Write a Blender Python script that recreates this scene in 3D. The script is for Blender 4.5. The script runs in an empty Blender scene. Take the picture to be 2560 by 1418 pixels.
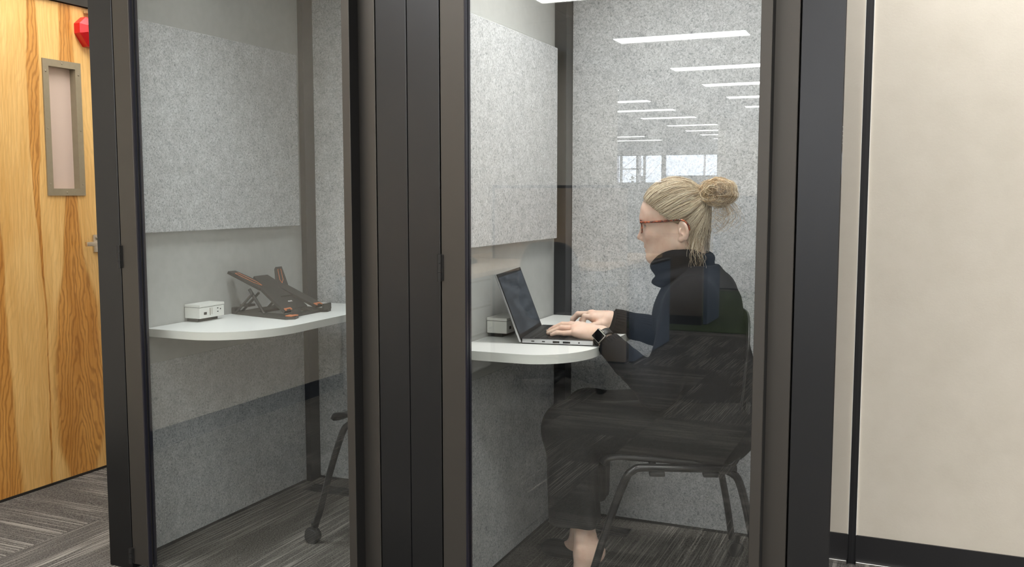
import bpy, bmesh, math, random
import numpy as np
from mathutils import Vector, Matrix
random.seed(7); rng = np.random.default_rng(11)
S = bpy.context.scene
C = S.collection

# ------------------------------------------------------------------ camera, sky, exposure
CAM_H = 1.2
FPX = 2360.0
PITCH = math.atan(221 / FPX)
YAW = math.atan(1017 / math.hypot(FPX, 221))
cd = bpy.data.cameras.new('camera'); cam = bpy.data.objects.new('camera', cd); C.objects.link(cam)
cam.location = (0, 0, CAM_H); cam.rotation_euler = (math.pi / 2 - PITCH, 0, YAW)
cd.sensor_fit = 'HORIZONTAL'; cd.sensor_width = 36; cd.lens = FPX / 2560 * 36; cd.clip_start = .02; cd.clip_end = 200
S.camera = cam
w = bpy.data.worlds.new('sky'); S.world = w; w.use_nodes = True
w.node_tree.nodes['Background'].inputs['Color'].default_value = (.80, .88, 1, 1)
w.node_tree.nodes['Background'].inputs['Strength'].default_value = 3.0
S.view_settings.view_transform = 'Standard'; S.view_settings.look = 'None'
S.view_settings.gamma = 1; S.view_settings.use_curve_mapping = False
S.view_settings.exposure = 1.08
S.cycles.caustics_reflective = False; S.cycles.caustics_refractive = False
LAMP = 10.0          # radiance of the office ceiling diffusers
POD_LED = (1.6, 5.4)   # watts of the downlights in the two booth ceilings (left, right)

# ------------------------------------------------------------------ materials
MATS = {}
def mat(name, col, rough=.5, metal=0., spec=.5, **kw):
    m = bpy.data.materials.new(name); m.use_nodes = True
    b = m.node_tree.nodes['Principled BSDF']
    b.inputs['Base Color'].default_value = (*col, 1); b.inputs['Roughness'].default_value = rough
    b.inputs['Metallic'].default_value = metal; b.inputs['Specular IOR Level'].default_value = spec
    for k, v in kw.items():
        b.inputs[k.replace('_', ' ')].default_value = v
    MATS[name] = m
    return m
def nt(m): return m.node_tree.nodes, m.node_tree.links, m.node_tree.nodes['Principled BSDF']
def N(nodes, t, **kw):
    n = nodes.new(t)
    for k, v in kw.items():
        if k in n.inputs: n.inputs[k].default_value = v
        else: setattr(n, k, v)
    return n
def ramp(nodes, stops, interp='LINEAR'):
    r = nodes.new('ShaderNodeValToRGB'); r.color_ramp.interpolation = interp
    e = r.color_ramp.elements
    while len(e) < len(stops): e.new(.5)
    for el, (p, c) in zip(e, stops):
        el.position = p; el.color = (*c, 1) if len(c) == 3 else c
    return r
def noise_mat(name, stops, scale, detail=4, rough=.6, nrough=.6, vscale=(1, 1, 1), bump=0., bscale=None, coord='Object', bdist=.002, spec=.5, metal=0.):
    m = mat(name, (1, 1, 1), rough, metal, spec); n, l, b = nt(m)
    tc = n.new('ShaderNodeTexCoord'); mp = n.new('ShaderNodeMapping'); mp.inputs['Scale'].default_value = vscale
    l.new(tc.outputs[coord], mp.inputs['Vector'])
    nz = N(n, 'ShaderNodeTexNoise', Scale=scale, Detail=detail, Roughness=nrough)
    l.new(mp.outputs[0], nz.inputs['Vector'])
    r = ramp(n, stops); l.new(nz.outputs['Fac'], r.inputs[0]); l.new(r.outputs[0], b.inputs['Base Color'])
    if bump:
        z2 = N(n, 'ShaderNodeTexNoise', Scale=bscale or scale, Detail=3); l.new(mp.outputs[0], z2.inputs['Vector'])
        bp = N(n, 'ShaderNodeBump', Strength=bump, Distance=bdist); l.new(z2.outputs['Fac'], bp.inputs['Height'])
        l.new(bp.outputs[0], b.inputs['Normal'])
    return m

def felt_mat(name, dark, mid, light):
    m = mat(name, mid, .95, 0, .1); n, l, b = nt(m)
    tc = n.new('ShaderNodeTexCoord')
    warp = N(n, 'ShaderNodeTexNoise', Scale=70.0, Detail=2.0); l.new(tc.outputs['Object'], warp.inputs['Vector'])
    mx = N(n, 'ShaderNodeMix', data_type='RGBA', blend_type='ADD'); mx.inputs['Factor'].default_value = .02
    l.new(tc.outputs['Object'], mx.inputs['A']); l.new(warp.outputs['Color'], mx.inputs['B'])
    nz = N(n, 'ShaderNodeTexNoise', Scale=175.0, Detail=5.0, Roughness=.66, Distortion=.7); l.new(mx.outputs['Result'], nz.inputs['Vector'])
    r = ramp(n, [(.30, dark), (.44, mid), (.58, light), (.76, tuple(min(1, c * 1.12) for c in light))]); l.new(nz.outputs['Fac'], r.inputs[0])
    big = N(n, 'ShaderNodeTexNoise', Scale=26.0, Detail=3.0); l.new(tc.outputs['Object'], big.inputs['Vector'])
    r2 = ramp(n, [(.35, (.86, .86, .86)), (.65, (1, 1, 1))]); l.new(big.outputs['Fac'], r2.inputs[0])
    mm = N(n, 'ShaderNodeMix', data_type='RGBA', blend_type='MULTIPLY'); mm.inputs['Factor'].default_value = 1
    l.new(r.outputs[0], mm.inputs['A']); l.new(r2.outputs[0], mm.inputs['B']); l.new(mm.outputs['Result'], b.inputs['Base Color'])
    bp = N(n, 'ShaderNodeBump', Strength=.14, Distance=.0015); l.new(nz.outputs['Fac'], bp.inputs['Height']); l.new(bp.outputs[0], b.inputs['Normal'])
    return m
felt_mat('felt', (.215, .225, .235), (.455, .465, .475), (.66, .667, .675))

def glass_mat(name, f0, tint=(1, 1, 1)):
    m = bpy.data.materials.new(name); m.use_nodes = True; n = m.node_tree.nodes; l = m.node_tree.links
    n.remove(n['Principled BSDF']); out = n['Material Output']
    g = n.new('ShaderNodeNewGeometry'); dt = N(n, 'ShaderNodeVectorMath', operation='DOT_PRODUCT')
    l.new(g.outputs['Normal'], dt.inputs[0]); l.new(g.outputs['Incoming'], dt.inputs[1])
    ab = N(n, 'ShaderNodeMath', operation='ABSOLUTE'); l.new(dt.outputs['Value'], ab.inputs[0])
    om = N(n, 'ShaderNodeMath', operation='SUBTRACT'); om.inputs[0].default_value = 1; l.new(ab.outputs[0], om.inputs[1])
    pw = N(n, 'ShaderNodeMath', operation='POWER'); pw.inputs[1].default_value = 5; l.new(om.outputs[0], pw.inputs[0])
    ma = N(n, 'ShaderNodeMath', operation='MULTIPLY_ADD'); ma.inputs[1].default_value = 1 - f0; ma.inputs[2].default_value = f0; l.new(pw.outputs[0], ma.inputs[0])
    tr = n.new('ShaderNodeBsdfTransparent'); tr.inputs[0].default_value = (*tint, 1)
    gl = n.new('ShaderNodeBsdfGlossy'); gl.inputs['Roughness'].default_value = 0.0; gl.inputs['Color'].default_value = (1, 1, 1, 1)
    mx = n.new('ShaderNodeMixShader'); l.new(ma.outputs[0], mx.inputs[0]); l.new(tr.outputs[0], mx.inputs[1]); l.new(gl.outputs[0], mx.inputs[2])
    l.new(mx.outputs[0], out.inputs['Surface']); MATS[name] = m
glass_mat('door_glass', .058, (.965, .98, .975))
glass_mat('window_glass', .04)
glass_mat('lens_glass', .03)

def emit(name, col, s):
    m = bpy.data.materials.new(name); m.use_nodes = True; b = m.node_tree.nodes['Principled BSDF']
    b.inputs['Base Color'].default_value = (.9, .9, .9, 1); b.inputs['Emission Color'].default_value = (*col, 1); b.inputs['Emission Strength'].default_value = s
    MATS[name] = m
emit('office_lamp', (1, .985, .965), LAMP)
emit('led_left', (.97, 1, 1), 2.0); emit('led_right', (1, .975, .94), 2.0)

mat('post_black', (.078, .080, .085), .33, 1.0, .5)
mat('stile', (.112, .104, .096), .40, .78, .5)
mat('gap_black', (.004, .004, .004), .7)
mat('gasket', (.012, .012, .022), .35)
mat('hinge_steel', (.05, .05, .05), .35, .6)
mat('side_gloss', (.018, .018, .02), .012, 0, .6)
noise_mat('laminate', [(.3, (.44, .445, .43)), (.7, (.48, .485, .47))], 30, 3, .45, bump=.03, bscale=300)
mat('desk_white', (.87, .875, .855), .35)
mat('desk_edge', (.85, .85, .81), .45)
mat('box_white', (.82, .82, .78), .45)
mat('dark_plastic', (.018, .018, .018), .45)
mat('black_matte', (.012, .012, .012), .7)
mat('stand_black', (.022, .022, .021), .5)
mat('stand_orange', (.62, .19, .07), .5)
mat('white_mark', (.8, .8, .8), .5)
mat('chair_black', (.010, .010, .011), .45)
mat('chair_metal', (.010, .010, .011), .18, 0, .5)
mat('rubber', (.02, .02, .02), .6)
noise_mat('cream_wall', [(.3, (.68, .63, .54)), (.7, (.73, .68, .59))], 9, 6, .8, bump=.25, bscale=160, bdist=.001)
mat('base_black', (.012, .012, .014), .5)
mat('base_blue', (.016, .022, .04), .5)
mat('silver', (.75, .74, .72), .25, 1.)
noise_mat('ceiling_tile', [(.3, (.68, .67, .64)), (.7, (.75, .74, .71))], 60, 4, .9)
mat('grid_white', (.7, .7, .68), .5)
mat('frame_dark', (.022, .02, .018), .5)
noise_mat('vision_taupe', [(.3, (.27, .225, .15)), (.7, (.30, .25, .17))], 40, 3, .5, bump=.05, bscale=400)
mat('vision_panel', (.66, .52, .44), .35)
mat('screw', (.35, .3, .22), .35, .8)
mat('lever_steel', (.72, .68, .62), .28, 1.)
mat('alarm_red', (.62, .006, .012), .28, 0, .6)
mat('alarm_white', (.85, .8, .8), .4)
mat('lap_silver', (.55, .55, .56), .3, .7)
mat('lap_dark', (.035, .035, .037), .42, .2)
mat('lap_key', (.012, .012, .013), .45)
mat('port', (.003, .003, .003), .6)
mat('rubber_blk', (.006, .006, .007), .6)
mat('sweater', (.0095, .0105, .0135), .9, 0, .15)
noise_mat('trousers', [(.3, (.010, .010, .011)), (.7, (.016, .016, .017))], 300, 3, .85, bump=.2, bscale=700, bdist=.0006, spec=.2)
mat('shoe_black', (.006, .006, .007), .6)
mat('watch_case', (.50, .47, .42), .38, 1.)
mat('watch_face', (.004, .004, .005), .08)
mat('watch_band', (.012, .012, .012), .5)
mat('eye_white', (.75, .72, .68), .2)
mat('iris', (.10, .13, .15), .15)
noise_mat('tortoise', [(.38, (.03, .008, .005)), (.5, (.30, .05, .015)), (.64, (.55, .14, .05))], 140, 2, .15, spec=.6)
mat('partition_tan', (.46, .385, .30), .9)
mat('partition_brown', (.19, .16, .13), .9)
noise_mat('partition_blue', [(.3, (.14, .195, .29)), (.7, (.165, .225, .33))], 200, 2, .95)
mat('partition_frame', (.03, .03, .032), .5)
noise_mat('desk_wood', [(.3, (.60, .42, .25)), (.7, (.72, .52, .33))], 6, 5, .5, vscale=(1, 8, 8))
mat('cabinet_white', (.80, .81, .80), .4)
mat('phone_black', (.02, .02, .022), .4)
noise_mat('green_carpet', [(.3, (.05, .075, .03)), (.7, (.075, .11, .045))], 300, 3, .95)
mat('white_board', (.36, .37, .38), .5)
mat('leaf', (.03, .08, .02), .6)
mat('pot', (.4, .35, .3), .6)
mat('grille', (.015, .015, .015), .5, .3)
mat('snow', (.8, .82, .85), .8)
mat('bark', (.34, .31, .31), .9)

def skin_mat():
    m = mat('skin', (.78, .52, .40), .48, 0, .4); n, l, b = nt(m)
    tc = n.new('ShaderNodeTexCoord'); nz = N(n, 'ShaderNodeTexNoise', Scale=35.0, Detail=6.0, Roughness=.6); l.new(tc.outputs['Object'], nz.inputs['Vector'])
    r = ramp(n, [(.3, (.80, .52, .405)), (.5, (.86, .605, .485)), (.72, (.89, .66, .55))]); l.new(nz.outputs['Fac'], r.inputs[0]); l.new(r.outputs[0], b.inputs['Base Color'])
    b.inputs['Subsurface Weight'].default_value = .12; b.inputs['Subsurface Radius'].default_value = (.01, .004, .002); b.inputs['Subsurface Scale'].default_value = .5
    z2 = N(n, 'ShaderNodeTexNoise', Scale=420.0, Detail=3.0); l.new(tc.outputs['Object'], z2.inputs['Vector'])
    bp = N(n, 'ShaderNodeBump', Strength=.14, Distance=.001); l.new(z2.outputs['Fac'], bp.inputs['Height']); l.new(bp.outputs[0], b.inputs['Normal'])
skin_mat()
mat('lip', (.55, .24, .20), .4)
def hair_mat(name, stops):
    m = mat(name, (.5, .4, .25), .42, 0, .4); n, l, b = nt(m)
    g = n.new('ShaderNodeNewGeometry'); r = ramp(n, stops); l.new(g.outputs['Random Per Island'], r.inputs[0]); l.new(r.outputs[0], b.inputs['Base Color'])
hair_mat('hair_strand', [(0, (.17, .11, .065)), (.2, (.46, .34, .22)), (.5, (.80, .67, .49)), (1, (.98, .90, .75))])
noise_mat('hair_base', [(.3, (.17, .115, .07)), (.7, (.46, .34, .22))], 60, 4, .5, vscale=(.3, 1, 1.6))
hair_mat('hair_bun', [(0, (.34, .20, .09)), (.35, (.62, .43, .23)), (.7, (.80, .62, .40)), (1, (.96, .85, .66))])

def carpet_mat(name, c0, c1, streak, amount):
    m = mat(name, c0, .95, 0, .05); n, l, b = nt(m)
    tc = n.new('ShaderNodeTexCoord'); oi = n.new('ShaderNodeObjectInfo')
    ad = N(n, 'ShaderNodeVectorMath', operation='ADD'); ms = N(n, 'ShaderNodeMath', operation='MULTIPLY'); ms.inputs[1].default_value = 37
    l.new(oi.outputs['Random'], ms.inputs[0]); l.new(tc.outputs['Object'], ad.inputs[0]); l.new(ms.outputs[0], ad.inputs[1])
    nz = N(n, 'ShaderNodeTexNoise', Scale=210.0, Detail=3.0, Roughness=.7); l.new(ad.outputs[0], nz.inputs['Vector'])
    r = ramp(n, [(.30, c0), (.66, c1)]); l.new(nz.outputs['Fac'], r.inputs[0])
    mp = n.new('ShaderNodeMapping'); mp.inputs['Scale'].default_value = (3.0, 190, 1); l.new(ad.outputs[0], mp.inputs['Vector'])
    sz = N(n, 'ShaderNodeTexNoise', Scale=1.0, Detail=2.0); l.new(mp.outputs[0], sz.inputs['Vector'])
    sr = ramp(n, [(.51, (0, 0, 0)), (.62, (1, 1, 1))]); l.new(sz.outputs['Fac'], sr.inputs[0])
    mp2 = n.new('ShaderNodeMapping'); mp2.inputs['Scale'].default_value = (1.2, 6, 1); l.new(ad.outputs[0], mp2.inputs['Vector'])
    pz = N(n, 'ShaderNodeTexNoise', Scale=1.0, Detail=1.0); l.new(mp2.outputs[0], pz.inputs['Vector'])
    pr = ramp(n, [(.40, (0, 0, 0)), (.54, (1, 1, 1))]); l.new(pz.outputs['Fac'], pr.inputs[0])
    mu = N(n, 'ShaderNodeMath', operation='MULTIPLY'); l.new(sr.outputs[0], mu.inputs[0]); l.new(pr.outputs[0], mu.inputs[1])
    mu2 = N(n, 'ShaderNodeMath', operation='MULTIPLY'); mu2.inputs[1].default_value = amount; l.new(mu.outputs[0], mu2.inputs[0])
    mx = N(n, 'ShaderNodeMix', data_type='RGBA'); l.new(mu2.outputs[0], mx.inputs['Factor']); l.new(r.outputs[0], mx.inputs['A']); mx.inputs['B'].default_value = (*streak, 1)
    l.new(mx.outputs['Result'], b.inputs['Base Color'])
    bp = N(n, 'ShaderNodeBump', Strength=.8, Distance=.004); l.new(nz.outputs['Fac'], bp.inputs['Height']); l.new(bp.outputs[0], b.inputs['Normal'])
carpet_mat('booth_carpet', (.030, .027, .025), (.20, .185, .165), (.34, .315, .285), .9)
carpet_mat('carpet', (.024, .0235, .0225), (.225, .214, .20), (.50, .48, .44), .7)

def wood_mat():
    m = mat('birch', (.7, .42, .15), .30, 0, .45); n, l, b = nt(m)
    def M(op, a, c=None, d=None):
        k = n.new('ShaderNodeMath'); k.operation = op
        for q, v in enumerate((a, c, d)):
            if v is None: continue
            if isinstance(v, (int, float)): k.inputs[q].default_value = v
            else: l.new(v, k.inputs[q])
        return k.outputs[0]
    tc = n.new('ShaderNodeTexCoord'); sp = n.new('ShaderNodeSeparateXYZ'); l.new(tc.outputs['Object'], sp.inputs[0])
    def noise(scale, detail=3.0, loc=(0, 0, 0)):
        mp = n.new('ShaderNodeMapping'); mp.inputs['Scale'].default_value = scale; mp.inputs['Location'].default_value = loc; l.new(tc.outputs['Object'], mp.inputs['Vector'])
        z = N(n, 'ShaderNodeTexNoise', Scale=1.0, Detail=detail); l.new(mp.outputs[0], z.inputs['Vector']); return z.outputs['Fac']
    Z = sp.outputs['Z']; Yw = M('ADD', sp.outputs['Y'], M('MULTIPLY_ADD', noise((1, 5, 1.6), 4.0), .07, -.035))
    zn = M('MULTIPLY', Z, .5)
    total = None; dist2 = None
    # heartwood tongues of the veneer: centre on Y, half width along the height (world Z / 2)
    for (yc, ws) in ((2.545, [(0, .095), (.12, .085), (.30, .045), (.55, .030), (.8, .05), (1, .03)]), (2.925, [(0, .075), (.08, .125), (.2, .135), (.36, .11), (.46, .055), (.62, .028), (.8, .05), (1, .03)]), (2.765, [(0, .0), (.5, .006), (.7, .022), (.85, .035), (1, .02)]), (2.33, [(0, .06), (.5, .12), (1, .05)])):
        r = ramp(n, [(q, (v * 5, v * 5, v * 5)) for q, v in ws]); l.new(zn, r.inputs[0])
        hw = M('MULTIPLY', r.outputs[0], .2); dd = M('ABSOLUTE', M('SUBTRACT', Yw, yc))
        if yc == 2.925: dist2 = dd
        e = M('SUBTRACT', 1.0, M('DIVIDE', dd, M('MAXIMUM', hw, .004)))
        mr = N(n, 'ShaderNodeMapRange', interpolation_type='SMOOTHSTEP'); l.new(e, mr.inputs[0]); mr.inputs[1].default_value = -.12; mr.inputs[2].default_value = .22
        total = mr.outputs[0] if total is None else M('MAXIMUM', total, mr.outputs[0])
    # nested cathedral lines
    ph = M('ADD', M('MULTIPLY_ADD', dist2, 330.0, M('MULTIPLY', Z, 42.0)), M('MULTIPLY', noise((1, 8, 3.0), 4.0), 46.0))
    sn = M('SINE', ph); ln = ramp(n, [(.45, (0, 0, 0)), (1, (1, 1, 1))]); l.new(M('MULTIPLY_ADD', sn, .5, .5), ln.inputs[0])
    fine = noise((1, 230, 7), 4.0); soft = noise((1, 14, 2.2), 3.0, (0, 2, 1))
    mixf = M('ADD', M('MULTIPLY', fine, .45), M('MULTIPLY', soft, .55))
    pale = ramp(n, [(.36, (.74, .42, .125)), (.64, (.92, .61, .24))]); l.new(mixf, pale.inputs[0])
    dark = ramp(n, [(.36, (.48, .185, .026)), (.64, (.71, .335, .072))]); l.new(mixf, dark.inputs[0])
    m1 = N(n, 'ShaderNodeMix', data_type='RGBA'); l.new(M('MULTIPLY', total, .85), m1.inputs['Factor']); l.new(pale.outputs[0], m1.inputs['A']); l.new(dark.outputs[0], m1.inputs['B'])
    lf = M('MULTIPLY', ln.outputs[0], M('MULTIPLY_ADD', total, .42, .10))
    m2 = N(n, 'ShaderNodeMix', data_type='RGBA'); l.new(lf, m2.inputs['Factor']); l.new(m1.outputs['Result'], m2.inputs['A']); m2.inputs['B'].default_value = (.25, .085, .012, 1)
    l.new(m2.outputs['Result'], b.inputs['Base Color'])
wood_mat()

def screen_mat():
    m = mat('screen', (.012, .013, .016), .5, 0, .2); n, l, b = nt(m)
    tc = n.new('ShaderNodeTexCoord')
    mp = n.new('ShaderNodeMapping'); mp.inputs['Scale'].default_value = (40, 9, 40); l.new(tc.outputs['Object'], mp.inputs['Vector'])
    nz = N(n, 'ShaderNodeTexNoise', Scale=1.0, Detail=3.0); l.new(mp.outputs[0], nz.inputs['Vector'])
    r = ramp(n, [(.4, (.012, .015, .019)), (.6, (.030, .035, .042))]); l.new(nz.outputs['Fac'], r.inputs[0])
    l.new(r.outputs[0], b.inputs['Emission Color']); b.inputs['Emission Strength'].default_value = .8
screen_mat()

# ------------------------------------------------------------------ mesh helpers
def box(bm, x0, x1, y0, y1, z0, z1, bev=0, seg=2):
    vs = [bm.verts.new(p) for p in ((x0, y0, z0), (x1, y0, z0), (x1, y1, z0), (x0, y1, z0), (x0, y0, z1), (x1, y0, z1), (x1, y1, z1), (x0, y1, z1))]
    fs = [bm.faces.new([vs[i] for i in f]) for f in ((3, 2, 1, 0), (4, 5, 6, 7), (0, 1, 5, 4), (1, 2, 6, 5), (2, 3, 7, 6), (3, 0, 4, 7))]
    if bev: bmesh.ops.bevel(bm, geom=list({e for f in fs for e in f.edges}), offset=bev, segments=seg, affect='EDGES', profile=.6)
    return vs
def obox(bm, c, ax, ay, az, hx, hy, hz, bev=0):
    """oriented box: centre, three unit axes, half sizes"""
    c, ax, ay, az = map(Vector, (c, ax, ay, az)); t = bmesh.new(); box(t, -hx, hx, -hy, hy, -hz, hz, bev)
    M = Matrix((ax, ay, az)).transposed().to_4x4(); M.translation = c
    bmesh.ops.transform(t, matrix=M, verts=t.verts); join(bm, t)
def join(bm, t):
    me = bpy.data.meshes.new('tmp'); t.to_mesh(me); t.free(); bm.from_mesh(me); bpy.data.meshes.remove(me)
def tube(bm, pts, r, seg=10, cap=True):
    pts = [Vector(p) for p in pts]; n = len(pts); rs = r if isinstance(r, (list, tuple)) else [r] * n
    up = None; rings = []
    for i, p in enumerate(pts):
        t = (pts[min(i + 1, n - 1)] - pts[max(i - 1, 0)]).normalized()
        if up is None: up = t.orthogonal().normalized()
        up = (up - t * up.dot(t)).normalized(); s = t.cross(up)
        rings.append([bm.verts.new(p + (up * math.cos(a) + s * math.sin(a)) * rs[i]) for a in [2 * math.pi * k / seg for k in range(seg)]])
    for a, b in zip(rings, rings[1:]):
        for k in range(seg): bm.faces.new((a[k], a[(k + 1) % seg], b[(k + 1) % seg], b[k]))
    if cap: bm.faces.new(rings[0][::-1]); bm.faces.new(rings[-1])
def cyl(bm, a, b, r, seg=16): tube(bm, [a, b], r, seg)
def loft(bm, rings, closed=True, cap=False):
    R = [[bm.verts.new(p) for p in ring] for ring in rings]; n = len(R[0])
    for a, b in zip(R, R[1:]):
        for k in range(n if closed else n - 1): bm.faces.new((a[k], a[(k + 1) % n], b[(k + 1) % n], b[k]))
    if cap: bm.faces.new(R[0][::-1]); bm.faces.new(R[-1])
    return R
def prism(bm, pts, d):
    """polygon pts (3d, planar) extruded by vector d"""
    a = [bm.verts.new(p) for p in pts]; d = Vector(d); b = [bm.verts.new(Vector(p) + d) for p in pts]; n = len(a)
    bm.faces.new(a[::-1]); bm.faces.new(b)
    for k in range(n): bm.faces.new((a[k], a[(k + 1) % n], b[(k + 1) % n], b[k]))
def spline(pts, per=6):
    P = [np.array(p, float) for p in pts]; P = [2 * P[0] - P[1]] + P + [2 * P[-1] - P[-2]]; out = []
    for i in range(1, len(P) - 2):
        for t in np.linspace(0, 1, per, endpoint=False):
            a, b, c, d = P[i - 1:i + 3]
            out.append(.5 * ((2 * b) + (c - a) * t + (2 * a - 5 * b + 4 * c - d) * t * t + (3 * b - a - 3 * c + d) * t ** 3))
    out.append(P[-2]); return [tuple(p) for p in out]
def BM(): return bmesh.new()
def root_matrix(o): return Matrix.Translation(o.location) @ o.rotation_euler.to_matrix().to_4x4()
def obj(name, bm, m, parent=None, smooth=False, sub=0):
    bmesh.ops.recalc_face_normals(bm, faces=bm.faces)
    me = bpy.data.meshes.new(name); bm.to_mesh(me); bm.free()
    return meshobj(name, me, m, parent, smooth, sub)
WORLD = {}
def meshobj(name, me, m, parent=None, smooth=False, sub=0):
    for mm in (m if isinstance(m, (list, tuple)) else [m]): me.materials.append(MATS[mm] if isinstance(mm, str) else mm)
    o = bpy.data.objects.new(name, me); C.objects.link(o)
    if smooth == 'auto': me.shade_auto_smooth(use_auto_smooth=True, angle=math.radians(40)) if hasattr(me, 'shade_auto_smooth') else me.shade_smooth()
    elif smooth: me.shade_smooth()
    if sub:
        md = o.modifiers.new('sub', 'SUBSURF'); md.levels = md.render_levels = sub
    if parent is not None:
        o.parent = parent; o.matrix_parent_inverse = WORLD[parent.name].inverted()
    WORLD[o.name] = Matrix.Identity(4) if parent is None else Matrix.Identity(4)
    return o
def autos(o, deg=35):
    me = o.data; me.shade_smooth(); bm = bmesh.new(); bm.from_mesh(me)
    for e in bm.edges:
        if len(e.link_faces) == 2 and e.calc_face_angle(0) > math.radians(deg): e.smooth = False
    bm.to_mesh(me); bm.free(); return o
def thing(name, label, cat, loc=(0, 0, 0), group=None, kind=None):
    o = bpy.data.objects.new(name, None); C.objects.link(o); o.location = loc; o.empty_display_size = .1
    WORLD[o.name] = Matrix.Translation(loc); tag(o, label, cat, group, kind); return o
def tag(o, label=None, cat=None, group=None, kind=None):
    if label: o['label'] = label
    if cat: o['category'] = cat
    if group: o['group'] = group
    if kind: o['kind'] = kind
    return o
def struct(name, bm, m, label, cat, parent=None):
    o = obj(name, bm, m, parent)
    if parent is None: tag(o, label, cat, kind='structure')
    return o
def copy_tree(o, delta, rot=0, parent=None):
    c = o.copy(); C.objects.link(c)
    if parent is None:
        c.location = Vector(o.location) + Vector(delta); c.rotation_euler[2] += rot
    else:
        c.parent = parent; c.matrix_parent_inverse = o.matrix_parent_inverse.copy()
    for ch in list(o.children): copy_tree(ch, delta, rot, c)
    return c

# ------------------------------------------------------------------ room shell
LW = -3.26           # face of the long left wall
CEIL = 2.6
b = BM(); box(b, -16, 6, -26, 4.6, -.12, -.006); floor = struct('floor', b, 'carpet', 'grey streaked carpet floor of the office', 'floor')
tm = bpy.data.meshes.new('carpet_tile'); b = BM(); box(b, -.2492, .2492, -.2492, .2492, -.006, 0, .0015, 1); b.to_mesh(tm); b.free(); tm.materials.append(MATS['carpet'])
X0 = LW + .25
for i in range(9):
    for j in range(17):
        o = bpy.data.objects.new('carpet_tile', tm); C.objects.link(o); o.parent = floor
        o.location = (X0 + i * .5, 3.27 - j * .5, 0)
        k = random.choice((0, 0, 1, 2, 3)); 
        if o.location.y > 2.2 and o.location.x > -2.4: k = random.choice((1, 1, 1, 3))
        o.rotation_euler[2] = k * math.pi / 2
b = BM(); box(b, -16, 6, -26, 4.6, CEIL, CEIL + .1); ceil = struct('ceiling', b, 'ceiling_tile', 'white suspended tile ceiling of the office', 'ceiling')
b = BM()
for i in range(37):
    x = -16 + i * .61; box(b, x - .011, x + .011, -26, 4.6, CEIL - .006, CEIL)
for j in range(51):
    y = -26 + j * .61; box(b, -16, 6, y - .011, y + .011, CEIL - .0055, CEIL)
tag(obj('ceiling_grid', b, 'grid_white', ceil), kind='stuff')
# long left wall: door opening Y 2.13..3.11, wide opening to the next room Y -12.97..-6.25
DY0, DY1, DTOP = 2.16, 3.075, 1.985
b = BM()
box(b, LW - .14, LW, -6.25, DY0 - .035, 0, CEIL); box(b, LW - .14, LW, DY1 + .035, 4.6, 0, CEIL); box(b, LW - .14, LW, DY0 - .035, DY1 + .035, DTOP + .035, CEIL)
box(b, LW - .14, LW, -12.97, -6.25, 2.47, CEIL); box(b, LW - .14, LW, -26, -12.97, 0, CEIL)
struct('wall_left', b, 'cream_wall', 'long cream wall with the wooden door, mirrored in the glass doors', 'wall')
b = BM(); box(b, LW, LW + .008, -6.25, DY0 - .06, 0, .10); struct('baseboard_left', b, 'base_blue', 'dark blue baseboard along the long cream left wall', 'baseboard')
b = BM(); box(b, LW, LW + .016, -6.25, DY0 - .06, 0, .008, .002); struct('trim_3', b, 'silver', 'thin silver strip below the dark blue left baseboard', 'trim')
b = BM(); box(b, -.1455, 6, 3.185, 3.32, .098, CEIL); wr = struct('wall_right', b, 'cream_wall', 'cream textured wall panel right of the booths', 'wall')
b = BM(); box(b, -.1475, -.1455, 3.181, 3.32, .098, CEIL); obj('edge_trim', b, 'desk_edge', wr)
b = BM(); box(b, -.160, -.1475, 3.183, 3.32, 0, CEIL); struct('trim_1', b, 'base_black', 'black vertical reveal between right booth and cream wall', 'trim')
b = BM(); box(b, -.1475, 6, 3.178, 3.30, .014, .098); struct('baseboard_right', b, 'base_black', 'black baseboard under the cream wall panel at right', 'baseboard')
b = BM(); box(b, -.1455, 6, 3.166, 3.185, 0, .014, .002); struct('trim_2', b, 'silver', 'thin silver strip on the floor below the black baseboard', 'trim')
b = BM(); box(b, LW - .14, -.16, 3.42, 3.55, 0, CEIL); struct('wall_back', b, 'cream_wall', 'cream wall hidden behind the two booths', 'wall')
b = BM(); box(b, 5.9, 6, -26, 4.6, 0, CEIL); struct('wall_east', b, 'cream_wall', 'far cream side wall of the office', 'wall')
b = BM(); box(b, -16, -15.9, -26, 4.6, 0, CEIL); struct('wall_west', b, 'cream_wall', 'far cream wall of the next room', 'wall')
b = BM(); box(b, -16, 6, 4.5, 4.6, 0, CEIL); struct('wall_north', b, 'cream_wall', 'cream end wall behind the booths', 'wall')
b = BM(); box(b, -15.9, LW - .14, -4.0, -3.9, 0, CEIL); struct('wall_partition', b, 'cream_wall', 'cream wall closing the next room', 'wall')
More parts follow.
